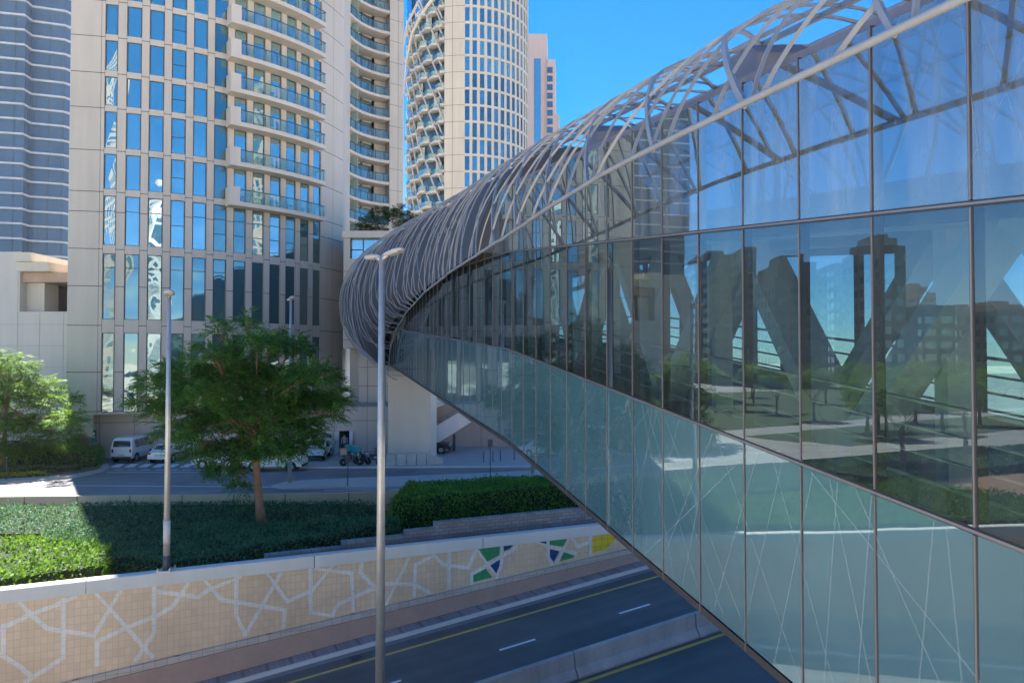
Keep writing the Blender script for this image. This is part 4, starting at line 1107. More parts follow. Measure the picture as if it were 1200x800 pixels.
def make_tree(name, label, base, trunk_pts, blobs, leafm, barkm, seed, nfr, flen, pairs=7, group=None, lw=.34, r0=.26):
    rg = np.random.default_rng(seed); rr_ = random.Random(seed)
    t = thing(name, label, 'tree', base, group)
    m = MB(); k = len(trunk_pts); m.tube(trunk_pts, [r0 * (1 - .5 * i / (k - 1)) * (1.25 if i == 0 else 1) for i in range(k)], 10)
    top = V3(trunk_pts[-1]); mid = V3(trunk_pts[-2])
    for bx, by, bz, br_, bh in blobs:
        c = V3((bx, by, bz)); st_ = mid.lerp(top, rr_.random()); j = V3((rr_.uniform(-.3, .3), rr_.uniform(-.3, .3), rr_.uniform(-.1, .4)))
        p1 = st_.lerp(c, .4) + j + V3((0, 0, -.2)); p2 = st_.lerp(c, .75) + j * .6; m.tube([st_, p1, p2, c], [r0 * .26, r0 * .17, r0 * .10, .012], 6)
        for q in range(4):
            d = V3((rr_.gauss(0, 1), rr_.gauss(0, 1), rr_.uniform(-.3, .9))).normalized(); e = c + V3((d.x * br_, d.y * br_, d.z * bh)) * .8
            m.tube([p2, p2.lerp(e, .5) + V3((0, 0, .12)), e], [r0 * .13, r0 * .08, .012], 5)
    obj('trunk', m, barkm, t, True)
    tot = sum(b[3] ** 2 * 1.0 for b in blobs); Vs, Qs, off = [], [], 0
    for bx, by, bz, br_, bh in blobs:
        n = max(20, int(nfr * br_ ** 2 / tot)); u = unit(rg.normal(0, 1, (n, 3))); u[:, 2] = np.where(u[:, 2] < -.35, -u[:, 2] * .6, u[:, 2])
        # layered sprays: quantise the heights a little so that tiers with gaps form
        rad = rg.uniform(.35, 1.05, n) ** .6
        pos = np.stack([u[:, 0] * br_ * rad, u[:, 1] * br_ * rad, u[:, 2] * bh * rad], 1)
        tier = .42; pos[:, 2] = np.round(pos[:, 2] / tier) * tier + rg.normal(0, .09, n)
        pos += np.array([bx, by, bz]); d = unit(np.stack([u[:, 0], u[:, 1], np.full(n, .22)], 1) + rg.normal(0, .38, (n, 3)))
        V, Q = frond_leaves(rg, pos, d, rg.uniform(.7, 1.25, n) * flen, pairs, lw); Vs.append(V); Qs.append(Q + off); off += len(V)
    np_obj('crown', np.concatenate(Vs), np.concatenate(Qs), leafm, t); return t
bark = mat('reddish_bark', (.26, .15, .10), .9, var=.3, scale=3, fine=14, bump=.6)
lf_dark = leafmat('tree_leaf', (.032, .11, .03), (.075, .22, .042), (.18, .36, .06), .42)
lf_lit = leafmat('sunlit_tree_leaf', (.042, .12, .014), (.085, .20, .018), (.17, .29, .028), .36)
def blobs_px(lst, Y, seed, spread):
    r_ = random.Random(seed); out = []
    for px, py, rx, ry in lst:
        y = Y + r_.uniform(-1, 1) * spread; p = P(px, py, y); k = y / FPX; out.append((p.x, p.y, p.z, rx * k, ry * k))
    return out
Yt = 38.0
tb = G(306, 622, -.45); tb = P(306, 622, Yt)
mid_bl = [(256, 388, 12, 18), (287, 384, 14, 18), (290, 376, 7, 10), (258, 380, 6, 8), (322, 398, 14, 14), (300, 405, 26, 18), (250, 418, 28, 20), (340, 412, 26, 20), (213, 438, 30, 17), (368, 442, 30, 18), (185, 452, 26, 14), (172, 470, 20, 10), (395, 468, 18, 12),
          (280, 440, 44, 26), (325, 450, 46, 26), (240, 462, 44, 24), (205, 480, 32, 18), (360, 475, 40, 18), (300, 482, 52, 28), (258, 500, 46, 26), (335, 505, 44, 26), (210, 508, 26, 16), (275, 530, 36, 16), (262, 552, 22, 12), (318, 530, 34, 14), (228, 530, 20, 12), (355, 520, 24, 14), (388, 488, 14, 9), (285, 570, 12, 8)]
make_tree('shade_tree', 'full crowned feathery green tree with a reddish trunk rising from the dark clipped hedge', (tb.x, tb.y, -.5),
          [P(308, 628, Yt), P(304, 590, Yt), P(301, 555, Yt), P(299, 520, Yt), P(296, 470, Yt)], blobs_px(mid_bl, Yt, 3, 2.6), lf_dark, bark, 11, 8600, .62, 8, r0=.24)
Yl = 54.0
lb = [(12, 432, 26, 18), (-20, 445, 40, 25), (35, 455, 34, 16), (8, 470, 40, 20), (62, 472, 30, 13), (52, 498, 40, 16), (80, 492, 20, 12), (15, 505, 40, 18), (-35, 490, 50, 28), (70, 515, 24, 10), (35, 525, 34, 10), (-10, 530, 36, 14), (-5, 418, 14, 10)]
make_tree('shade_tree', 'sunlit yellow green tree on the planted island beside the stone building', P(3, 553, Yl),
          [P(2, 553, Yl), P(4, 530, Yl), P(6, 500, Yl), P(8, 465, Yl)], blobs_px(lb, Yl, 5, 2.2), lf_lit, bark, 12, 4600, .7, 7, r0=.22)
# trees out to the side, mirrored in the glass
tproto = make_tree('street_tree', 'round crowned street tree mirrored in the bridge glass', (-44, 38, -.5), [(-44, 38, -.5), (-44, 38.1, 1.5), (-43.9, 38, 3)],
                   [(-44 + a, 38 + b_, c, r_, h_) for a, b_, c, r_, h_ in ((0, 0, 5.5, 2.2, 1.4), (1.6, .4, 4.6, 1.6, 1), (-1.5, -.5, 4.4, 1.7, 1), (.3, 1.6, 4.3, 1.5, .9), (-.2, -1.6, 4.5, 1.5, .9))], lf_lit, bark, 31, 900, .8, 5, 'street trees mirrored in the bridge glass', r0=.2)
for i, (x, y) in enumerate(((-52, 30), (-58, 41), (-66, 24), (-74, 36), (-48, 12), (-84, 20), (-62, 10), (-95, 34), (-40, 22), (-70, 50), (-84, 53), (-98, 49), (-112, 54), (-126, 50), (-74, 68), (-92, 74), (-110, 66), (-128, 80), (-146, 70), (-84, 88), (-106, 90), (-160, 88), (-90, 112), (-120, 118), (-150, 110), (-60, 50), (-66, 55), (-78, 58), (-90, 48), (-104, 57), (-118, 52), (-134, 57), (-142, 50), (-82, 80), (-98, 68), (-116, 74), (-134, 68), (-150, 80), (-100, 100), (-124, 98), (-142, 96), (-170, 75), (-185, 100))):
    dup(tproto, (x, y, -.5), i * 1.3, scale=(1, 1, .9 + .08 * (i % 4)))
# roof garden trees on the podium block
rgl = leafmat('dark_garden_leaf', (.010, .034, .014), (.018, .06, .02), (.035, .10, .03), .2)
for i, (bl, lb_) in enumerate((([(434, 262, 14, 7), (448, 252, 13, 8), (428, 268, 9, 4), (440, 278, 5, 5)], 'dark bushy roof garden tree over the balcony side of the podium'),
                         ([(462, 256, 14, 9), (470, 250, 11, 7), (478, 264, 14, 6)], 'dark bushy roof garden tree in the middle of the planter'),
                         ([(488, 262, 11, 6), (494, 268, 8, 4)], 'low dark roof garden shrub beside the lattice tube'))):
    Y = 73.0; cx = bl[0]; p = P(cx[0], 273, Y)
    make_tree('garden_tree', lb_, (p.x, p.y, p.z), [P(cx[0] + 6, 275, Y), P(cx[0] + 7, 268, Y), P(cx[0] + 8, 260, Y)], blobs_px(bl, Y, i, 1.0), rgl, bark, 40 + i, 420, .75, 5, 'roof garden trees', r0=.12)
# hedges: dense leafy surface over a bushy body
def hedge(name, label, poly, z0, z1, n, leafm, seed, ls=.11, cat='hedge', core=None, bump=.10, group=None):
    rg = np.random.default_rng(seed); cx = sum(p[0] for p in poly) / len(poly); cy_ = sum(p[1] for p in poly) / len(poly)
    t = thing(name, label, cat, (cx, cy_, z0), group)
    A = np.array(poly); nn = len(A)
    m = MB(); sh = [(cx + (p[0] - cx) * .985, cy_ + (p[1] - cy_) * .95) for p in poly]; m.prism(sh, z0, z1 - .12); obj('branches', m, core or M['hedge_core'], t)
    tri = [(0, i, i + 1) for i in range(1, nn - 1)]; ar = np.array([abs(np.cross(A[b_] - A[a], A[c] - A[a])) / 2 for a, b_, c in tri]); per = np.array([np.linalg.norm(A[(i + 1) % nn] - A[i]) for i in range(nn)])
    Sside = per.sum() * (z1 - z0); nt_ = int(n * ar.sum() / (ar.sum() + Sside)); ns = n - nt_
    ch = rg.choice(len(tri), nt_, p=ar / ar.sum()); u, v = rg.random(nt_), rg.random(nt_); sw_ = u + v > 1; u[sw_], v[sw_] = 1 - u[sw_], 1 - v[sw_]
    T = np.array(tri)[ch]; xy = A[T[:, 0]] + (A[T[:, 1]] - A[T[:, 0]]) * u[:, None] + (A[T[:, 2]] - A[T[:, 0]]) * v[:, None]
    hz = z1 + bump * (np.sin(xy[:, 0] * 2.1 + seed) * np.cos(xy[:, 1] * 1.7) * .5 + np.sin(xy[:, 0] * .8 + xy[:, 1] * .9) * .5) + rg.normal(0, .035, nt_) - .03 + (rg.random(nt_) < .04) * rg.uniform(.05, .22, nt_)
    pos1 = np.column_stack([xy, hz]); n1 = np.tile([0, 0, 1.0], (nt_, 1))
    e = rg.choice(nn, ns, p=per / per.sum()); f = rg.random(ns); xy2 = A[e] + (A[(e + 1) % nn] - A[e]) * f[:, None]; ed = unit(A[(e + 1) % nn] - A[e]); no = np.column_stack([ed[:, 1], -ed[:, 0], np.zeros(ns)])
    zz_ = z0 + rg.random(ns) * (z1 - z0) * 1.0; rnd_in = np.maximum(0, (zz_ - z1 + .18)) * .8
    pos2 = np.column_stack([xy2, zz_]) + no * (rg.normal(0, .05, ns) - rnd_in + .05 * np.sin(xy2[:, 0] * 3 + zz_ * 5))[:, None]
    pos = np.concatenate([pos1, pos2]); nor = np.concatenate([n1, no]); d = unit(rg.normal(0, 1, pos.shape) + nor * .75); nr = unit(nor + rg.normal(0, .5, pos.shape))
    L_ = rg.uniform(.6, 1.4, len(pos)) * ls; V, Q = leaf_quads(pos, d, nr, L_, L_ * .55); np_obj('foliage', V, Q, leafm, t); return t
M['hedge_core'] = mat('hedge_twigs', (.012, .026, .012), .95, var=.3)
hd = leafmat('hedge_leaf', (.026, .095, .052), (.052, .16, .085), (.095, .23, .115), .22)
hb = leafmat('bright_hedge_leaf', (.036, .13, .022), (.075, .23, .034), (.15, .34, .055), .32)
hy = leafmat('light_shrub_leaf', (.04, .11, .012), (.085, .20, .018), (.17, .32, .03), .35)
bedg = MB()
bedg.poly([TV(-60, -.36, -.5), TV(24, -.36, -.5), (14, 50.9, -.5), (2.2, 47.2, -.5), (-11.3, 44.5, -.5), (-30, 43.4, -.5), (-60, 40.1, -.5)]); struct('garden_soil_ground', bedg, M['soil'])
rw_ = (0,)
hedge('hedge', 'long dark green hedge in the back row against the low cream wall', [(-36, 35.6), (-19, 35.9), (-7.2, 38.4), (-6.6, 40.4), (-8.5, 43.6), (-20, 43.4), (-36, 41.9)], -.5, -.02, 22000, hd, 1, .13, bump=.10)
hedge('hedge', 'dark hedge running on past the sunlit shrub bed, mirrored in the glass', [(-64, 31), (-36.4, 34.5), (-36.4, 41.8), (-64, 39)], -.5, .2, 9000, hd, 9, .2)
hedge('hedge', 'dark green front hedge narrowing towards the grey block wall', [(-17.2, 29.6), (-13.6, 29.3), (-10.5, 31.6), (-5.9, 35.9), (-5.6, 37.4), (-8, 37.3), (-19, 35.2), (-21.5, 34.4), (-20.2, 31.6)], -.5, .36, 26000, hd, 2, .115, bump=.16)
hedge('hedge', 'bright leafy shrub bed in front of the darker hedge beside the pole', [(-34, 18.6), (-18.6, 26.0), (-15.4, 28.2), (-16.2, 30.3), (-21.2, 32.6), (-34, 31)], -.5, .62, 24000, hy, 3, .16, bump=.16)
hedge('hedge', 'tall bright green clipped hedge behind the grey block wall', [(-6.2, 37.9), (-1.5, 40.3), (3.9, 43.4), (6, 46.2), (3, 46.3), (-6.0, 43.4)], -.5, 1.12, 24000, hb, 4, .12)
ihp = [G(-60, 551, 0), G(20, 551.5, 0), G(112, 549, 0), G(121, 545, 0), G(118, 541.5, 0), G(-60, 541.5, 0)]
hedge('hedge', 'neat rectangular hedge at the end of the planted island', [(p.x, p.y) for p in ihp], .1, 1.35, 12000, hb, 6, .13, bump=.03)
fp_ = [G(-40, 556.5, .1), G(40, 555.5, .1), G(84, 552.3, .1), G(96, 550.2, .1), G(60, 551.8, .1), G(-40, 552.5, .1)]
hedge('low_shrubs', 'low grey green ground shrubs edging the rectangular hedge', [(p.x, p.y) for p in fp_], .1, .5, 4000, leafmat('greyish_leaf', (.10, .12, .05), (.16, .19, .09), (.26, .28, .16), .3), 7, .10, 'shrub bed')
fq = [G(-40, 560.5, .1), G(30, 559.5, .1), G(60, 557.3, .1), G(40, 555.9, .1), G(-40, 556.8, .1)]
hedge('flower_bed', 'strip of yellow flowers on the kerb side of the planted island', [(p.x, p.y) for p in fq], .1, .3, 2500, leafmat('yellow_flower', (.12, .22, .02), (.5, .45, .03), (.7, .62, .05), .3), 8, .09, 'flower bed')
# ---------------------------------------------------------------- lamps, signs, posts
def taper(base, h, r0_, r1_, n=12): m = MB(); m.tube([base, base + V3((0, 0, h))], [r0_, r1_], n); return m
def lamp(name, label, base, h, r0_, r1_, heads, group, dark=True, hs=1.0, stick=True):
    t = thing(name, label, 'street lamp', base, group); b = V3(base)
    obj('pole', taper(b + V3((0, 0, .03)), h - .03, r0_, r1_, 16), M['galv'], t, True)
    m = MB(); m.box(b.x - r0_ * 2.2, b.x + r0_ * 2.2, b.y - r0_ * 2.2, b.y + r0_ * 2.2, b.z, b.z + .035)
    for sx_ in (-1, 1):
        for sy_ in (-1, 1): m.lathe(b + V3((sx_ * r0_ * 1.75, sy_ * r0_ * 1.75, .035)), [(.035, 0), (.035, .07), (.02, .1)], 6)
    obj('base_plate', m, M['galv'], t)
    if dark:
        m = taper(b + V3((0, 0, .05)), .5, r0_ * 1.04, r0_ * 1.03, 16); obj('base_band', m, M['darkmetal'], t, True)
        if stick: m = MB(); a = b + V3((0, 0, 1.0)); m.tube([a, a + V3((0, 0, .85))], [r0_ * 1.0, r0_ * .99], 16); stick and obj('sticker_band', m, M['white_met'], t, True)
    for az, tilt, L_ in heads:
        d = V3((math.cos(az), math.sin(az), 0)); s_ = V3((-d.y, d.x, 0)); u = V3((0, 0, 1)); top = b + V3((0, 0, h - .02)); ax = (d + u * tilt).normalized(); un = s_.cross(ax) * -1
        if un.z < 0: un = -un
        m = MB(); m.tube([top - u * .1, top + ax * .3 * hs], [r1_ * .8, r1_ * .7], 8); o = obj('lamp_arm', m, M['galv'], t, True)
        prof = [(.12, .10, .05), (.30, .17, .10), (.62, .20, .12), (.92, .17, .09), (1.05, .08, .04)]
        vs = []; m = MB()
        for x, wv, hv in prof:
            c = top + ax * x * L_ * hs
            for k in range(10):
                a = 2 * math.pi * k / 10; vs.append(c + s_ * math.cos(a) * wv * hs + un * (max(-.35, math.sin(a)) * hv * hs))
        m.add(vs, [(i * 10 + k, i * 10 + (k + 1) % 10, i * 10 + 10 + (k + 1) % 10, i * 10 + 10 + k) for i in range(4) for k in range(10)] + [tuple(range(9, -1, -1)), tuple(40 + k for k in range(10))])
        hd_ = obj('lamp_head', m, M['white_met'], t, True)
        m = MB(); c = top + ax * .62 * L_ * hs - un * .05 * hs; m.obox(c, ax * .27 * L_ * hs, s_ * .13 * hs, un * .012); obj('lens', m, mat('lamp_lens', (.55, .47, .36), .25) if 'lamp_lens' not in bpy.data.materials else bpy.data.materials['lamp_lens'], hd_)
    return t
NA = math.atan2(N2[1], N2[0])
gl_ = 'grey street lamps around the roads'
p1 = wall_pt(195, 668, -.13); pb1 = TV(p1[0], -.13, .43)
lamp('street_lamp', 'tapered grey lamp standing on the pale coping in front of the hedges', pb1, P(197, 346, pb1.y).z - .43, .125, .062, [(NA, .12, .8)], gl_)
pm = V3((-.176 * 22.75, 22.75, 0)); tm_, vm_ = tv_of(pm)
pb2 = TV(tm_, 8.2, zr(tm_) + .81)
lamp('street_lamp', 'tallest lamp, with twin cobra heads, on the median barrier before the lattice', pb2, P(447, 300, pb2.y).z - pb2.z, .155, .09, [(NA + .5, .16, .95), (NA + .5 + math.pi, .02, .72)], gl_, True, .95, False)
pb3 = G(339.5, 565.5, .13)
lamp('street_lamp', 'slim lamp on the street median partly behind the feathery tree', pb3, P(345, 351, pb3.y).z - .13, .15, .075, [(NA, .15, .9), (NA + math.pi, .05, .8)], gl_, False)
pb4 = G(624, 554.5, .13)
lamp('street_lamp', 'lamp on the median whose foot shows at the sloping lower edge of the bridge glass', pb4, 10.2, .15, .075, [(.1, .15, .9)], gl_, False)
def post(name, label, px, py, ptop, Y=None, r=.03, z=.13, cat='post', plate=None, group=None):
    b = G(px, py, z); t = thing(name, label, cat, b, group); h = P(px, ptop, b.y).z - b.z
    obj('pole', taper(b, h, r, r, 8), M['darkmetal'] if plate != 'green' else M['galv'], t, True)
    c = b + V3((0, 0, h))
    if plate == 'green':
        m = MB(); m.box(c.x - .21, c.x + .21, c.y - .06, c.y - .03, c.z - 1.0, c.z); o = obj('sign_plate', m, mat('green_sign', (.01, .20, .15), .4, var=.05), t)
        m = MB(); m.box(c.x - .07, c.x + .07, c.y - .066, c.y - .062, c.z - .42, c.z - .2); m.box(c.x - .12, c.x + .12, c.y - .066, c.y - .062, c.z - .62, c.z - .55); obj('sign_symbol', m, M['wpaint'], t)
    elif plate == 'small':
        m = MB(); m.box(c.x - .16, c.x + .16, c.y - .05, c.y - .032, c.z - .5, c.z); obj('sign_plate', m, M['darkmetal'], t)
    else:
        m = MB(); m.lathe(c, [(r * 1.3, -.03), (r * 1.3, .02), (r * .6, .05)], 8); obj('post_cap', m, M['metal'], t, True)
    return t
post('sign_post', 'green sign plate on a slim post beside the parked white van', 110, 539.5, 503.5, plate='green', cat='sign', z=.0)
post('sign_post', 'slim post with a small dark plate on the median under the bridge', 574.5, 557.5, 514.5, plate='small', cat='sign')
post('sign_post', 'slim dark post in front of the motorbikes beside the dark hedge', 407.5, 569, 533, plate='small', cat='sign')
post('sign_post', 'thin white topped post in the flower bed at the island edge', 7.5, 562, 536, cat='post')
for px, py in ((567, 541.5), (577.5, 541), (586.5, 540), (602.5, 538.5)): post('bollard', 'thin dark bollard in the row before the pinkish wall under the bridge', px, py, py - 13, group='bollards before the pinkish wall', r=.035, cat='bollard', z=.12)
# ---------------------------------------------------------------- concrete barriers
def njersey(t0, t1, label):
    zz0, zz1 = zr(t0), zr(t1); v0 = 8.18; pr = [(-.36, 0), (-.36, .08), (-.16, .30), (-.10, .80), (.10, .80), (.16, .30), (.36, .08), (.36, 0)]
    t = thing('median_barrier', label, 'road barrier', TV((t0 + t1) / 2, v0, (zz0 + zz1) / 2), 'concrete median barrier lengths in the sunken road')
    m = MB(); A_ = [TV(t0 + .02, v0 + v, zz0 + z_) for v, z_ in pr]; B_ = [TV(t1 - .02, v0 + v, zz1 + z_) for v, z_ in pr]; n = len(pr)
    m.add(A_ + B_, [(i, (i + 1) % n, n + (i + 1) % n, n + i) for i in range(n)] + [tuple(range(n - 1, -1, -1)), tuple(range(n, 2 * n))]); obj('barrier_body', m, M['barrier'], t, bevel=.015)
M['barrier'] = streaky('stained_barrier_concrete', (.40, .385, .37), .85, .28)
for i in range(-4, 4): njersey(17.9 + 5.1 * i, 23.0 + 5.1 * i, 'stained concrete median barrier length between the two carriageways of the sunken road')
bx = [(452, 545.8), (464, 545.6), (476, 545.2), (488, 545), (500, 544.6), (519, 544)]
for (xa_, ya_), (xb_, yb_) in zip(bx[:-1], bx[1:]):
    a = G(xa_ + .4, ya_, .12); b_ = G(xb_ - .4, yb_, .12); t = thing('street_barrier', 'pale concrete barrier block in the short row at the foot of the blank pier', 'road barrier', (a + b_) / 2, 'barrier blocks before the pier')
    m = MB(); pr = [(0, 0), (0, .3), (.12, .42), (.14, .86), (.34, .86), (.36, .42), (.48, .3), (.48, 0)]
    if xb_ > 515: m.add([a + V3((0, y_, z_)) for y_, z_ in pr] + [b_ + V3((0, y_, z_ * .55)) for y_, z_ in pr], [(i, (i + 1) % 8, 8 + (i + 1) % 8, 8 + i) for i in range(8)] + [tuple(range(7, -1, -1)), tuple(range(8, 16))])
    else: m.ext([a + V3((0, y_, z_)) for y_, z_ in pr], b_ - a)
    obj('barrier_body', m, M['concrete'], t, bevel=.02)
# ---------------------------------------------------------------- vehicles (local x forward)
carw = mat('white_car_paint', (.80, .80, .80), .25, var=.04, coat=.6); carw2 = mat('white_van_paint', (.78, .78, .78), .3, var=.06, coat=.4); card = mat('dark_car_paint', (.05, .055, .065), .3, coat=.6)
cglass = windowmat('car_glass', (.015, .02, .025), .12); red = mat('red_lamp', (.45, .02, .02), .25); clear = mat('headlamp', (.6, .62, .65), .15); plate_y = mat('plate_pale', (.62, .64, .30), .5); trim = mat('black_trim', (.025, .025, .028), .6)
rim_m = mat('alloy_rim', (.45, .46, .48), .3, .6)
def car(name, label, cat, loc, rz, L_, W_, H_, kind, paint=None, group=None):
    paint = paint or carw; t = thing(name, label, cat, (0, 0, 0), group); h = L_ / 2; w_ = W_ / 2
    if kind == 'van':
        prof = [(-h, .38), (-h + .02, .9), (-h + .06, 1.25), (-h + .16, H_ - .18), (-h + .4, H_), (h - 1.5, H_), (h - 1.15, H_ - .12), (h - .45, 1.12), (h - .12, .95), (h, .7), (h - .02, .36)]; belt = 1.15
    elif kind == 'suv':
        prof = [(-h, .42), (-h + .03, .95), (-h + .25, H_ - .15), (-h + .6, H_), (h - 1.9, H_), (h - 1.15, 1.05), (h - .2, .95), (h, .7), (h - .02, .40)]; belt = .98
    else:
        prof = [(-h, .36), (-h + .04, .86), (-h + .55, .98), (-h + 1.2, H_ - .06), (-h + 1.6, H_), (h - 2.1, H_), (h - 1.25, .98), (h - .25, .80), (h, .6), (h - .03, .32)]; belt = .92
    def wide(z_): return w_ * (1.0 if z_ <= belt else 1 - .17 * (z_ - belt) / (H_ - belt)) * (.97 if z_ < .5 else 1)
    low = [(x, z_) for x, z_ in prof]
    m = MB(); n = len(low); rows_ = []
    for k, (fy, ins) in enumerate(((-1, .05), (-.93, 0.0), (0, -.012), (.93, 0.0), (1, .05))):
        rows_.append([V3((x * (1 - ins * .25), wide(z_) * fy, z_ - (ins * .6 if z_ > .6 else -ins * .4))) for x, z_ in low])
    vs = [p for r_ in rows_ for p in r_]
    fs = [(k * n + i, k * n + (i + 1) % n, (k + 1) * n + (i + 1) % n, (k + 1) * n + i) for k in range(4) for i in range(n)] + [tuple(range(n)), tuple(4 * n + i for i in range(n - 1, -1, -1))]
    m.add(vs, fs); obj('body', m, paint, t, bevel=.03)
    def front_panel(nm, i, j, mt, sh=.84, s0=.12, s1=.88):
        a = V3((prof[i][0], 0, prof[i][1])); b_ = V3((prof[j][0], 0, prof[j][1])); d = b_ - a; nn = V3((-d.z, 0, d.x)).normalized()
        if nn.x * (prof[i][0] + prof[j][0]) < 0: nn = -nn
        p = a + d * s0 + nn * .016; q = a + d * s1 + nn * .016; m_ = MB(); m_.ext([V3((p.x, -wide(p.z) * sh, p.z)), V3((p.x, wide(p.z) * sh, p.z)), V3((q.x, wide(q.z) * sh, q.z)), V3((q.x, -wide(q.z) * sh, q.z))], nn * .012); obj(nm, m_, mt, t)
    if kind == 'van': front_panel('rear_window', 2, 3, cglass, .84, .05, .92); front_panel('windscreen', 6, 7, cglass)
    elif kind == 'suv': front_panel('rear_window', 1, 2, cglass, .82, .2, .9); front_panel('windscreen', 4, 5, cglass)
    else: front_panel('rear_window', 2, 3, cglass); front_panel('windscreen', 5, 6, cglass)
    xr = {'van': (-h + .5, h - .95), 'suv': (-h + .55, h - 1.45), 'sedan': (-h + 1.15, h - 1.6)}[kind]; zt_ = H_ - .17; zb_ = belt + .05
    for sy_ in (-1, 1):
        nwin = 3 if kind == 'van' else 2; st_ = (xr[1] - xr[0]) / nwin
        for i in range(nwin):
            x0 = xr[0] + st_ * i + .05; x1 = xr[0] + st_ * (i + 1) - .05; lead = .38 if i == nwin - 1 else 0; tr_ = .25 if (i == 0 and kind != 'van') else 0
            m = MB(); off = V3((0, sy_ * .014, 0)); q = [V3((x0, sy_ * wide(zb_), zb_)), V3((x1 + lead, sy_ * wide(zb_), zb_)), V3((x1, sy_ * wide(zt_) * .985, zt_)), V3((x0 + tr_, sy_ * wide(zt_) * .985, zt_))]
            m.ext([p + off * .4 for p in q], off); obj('side_window', m, cglass, t)
        for x in (-h + .78, h - .82):
            r_ = .33 if kind != 'van' else .35
            m = MB(); m.lathe((x, sy_ * (w_ - .10), r_), [(r_ * .62, -.11), (r_ * .95, -.115), (r_, -.07), (r_, .07), (r_ * .95, .115), (r_ * .62, .11)], 20, 0, 'y'); o = obj('wheel', m, M['rubber'], t, True)
            m = MB(); m.lathe((x, sy_ * (w_ - .10) + sy_ * .117, r_), [(r_ * .62, -.01), (r_ * .6, .012), (.06, .02), (.03, .03)], 16, 0, 'y'); obj('rim', m, rim_m, o)
            m = MB(); m.lathe((x, sy_ * (w_ + .004), r_ + .01), [(r_ * 1.22, -.006), (r_ * 1.22, .006)], 20, 0, 'y'); obj('wheel_arch', m, trim, t)
        m = MB(); m.obox((h - 1.45 if kind != 'van' else h - .95, sy_ * (w_ + .10), belt + .12), (.05, 0, 0), (0, .10, 0), (0, 0, .09)); obj('wing_mirror', m, paint if kind == 'sedan' else trim, t, bevel=.02)
        zl = .78 if kind != 'van' else .98
        m = MB(); m.obox((-h + .03, sy_ * (w_ - .16), zl), (.035, 0, 0), (0, .13 if kind == 'sedan' else .07, 0), (0, 0, .07 if kind == 'sedan' else .13)); obj('tail_light', m, red, t, bevel=.01)
        m = MB(); m.obox((h - .10, sy_ * (w_ - .24), .70), (.09, 0, 0), (0, .17, 0), (0, 0, .07)); obj('headlight', m, clear, t, bevel=.015)
    m = MB(); m.box(-h - .05, -h + .1, -w_ * .9, w_ * .9, .34, .52); m.box(h - .1, h + .04, -w_ * .9, w_ * .9, .30, .46); obj('bumper', m, paint if kind == 'sedan' else trim, t, bevel=.03)
    m = MB(); m.box(-h - .065, -h - .02, -.26, .26, .60, .72); obj('number_plate', m, plate_y, t)
    t.location = loc; t.rotation_euler = (0, 0, rz); return t
hp_ = math.pi / 2
v = G(141.5, 542.6, 0); car('parked_van', 'white van parked nose in against the wall, seen from behind', 'van', (v.x, v.y + 1.95, 0), hp_ + .02, 3.95, 1.72, 1.98, 'van', carw2)
v = G(186, 543, 0); car('parked_car', 'white saloon car parked nose in beside the white van, partly behind the lamp', 'car', (v.x, v.y + 1.9, 0), hp_ - .03, 3.9, 1.74, 1.40, 'sedan')
v = G(364.5, 540.2, .12); car('parked_car', 'white estate car parked by the dark blue wall window beyond the tree', 'car', (v.x, v.y + 1.9, .12), -hp_ + .06, 4.0, 1.76, 1.55, 'suv')
v = G(256, 549.5, 0); car('parked_car', 'white saloon car parked side on behind the lower branches of the tree', 'car', (v.x, v.y + .9, 0), math.pi, 4.1, 1.75, 1.42, 'sedan')
v = G(319, 552.6, 0); car('parked_van', 'white van parked side on by the kerb behind the tree trunk', 'van', (v.x, v.y + .85, 0), math.pi - .02, 4.3, 1.7, 1.92, 'van', carw2)
v = G(514, 541, 0); car('parked_car', 'dark car parked under the white sloping stair', 'car', (v.x - 1.5, v.y + 5, .12), 0, 4.2, 1.75, 1.45, 'sedan', card)
teal = mat('teal_box', (.02, .30, .30), .45); boxt = mat('tan_box', (.42, .28, .19), .6)
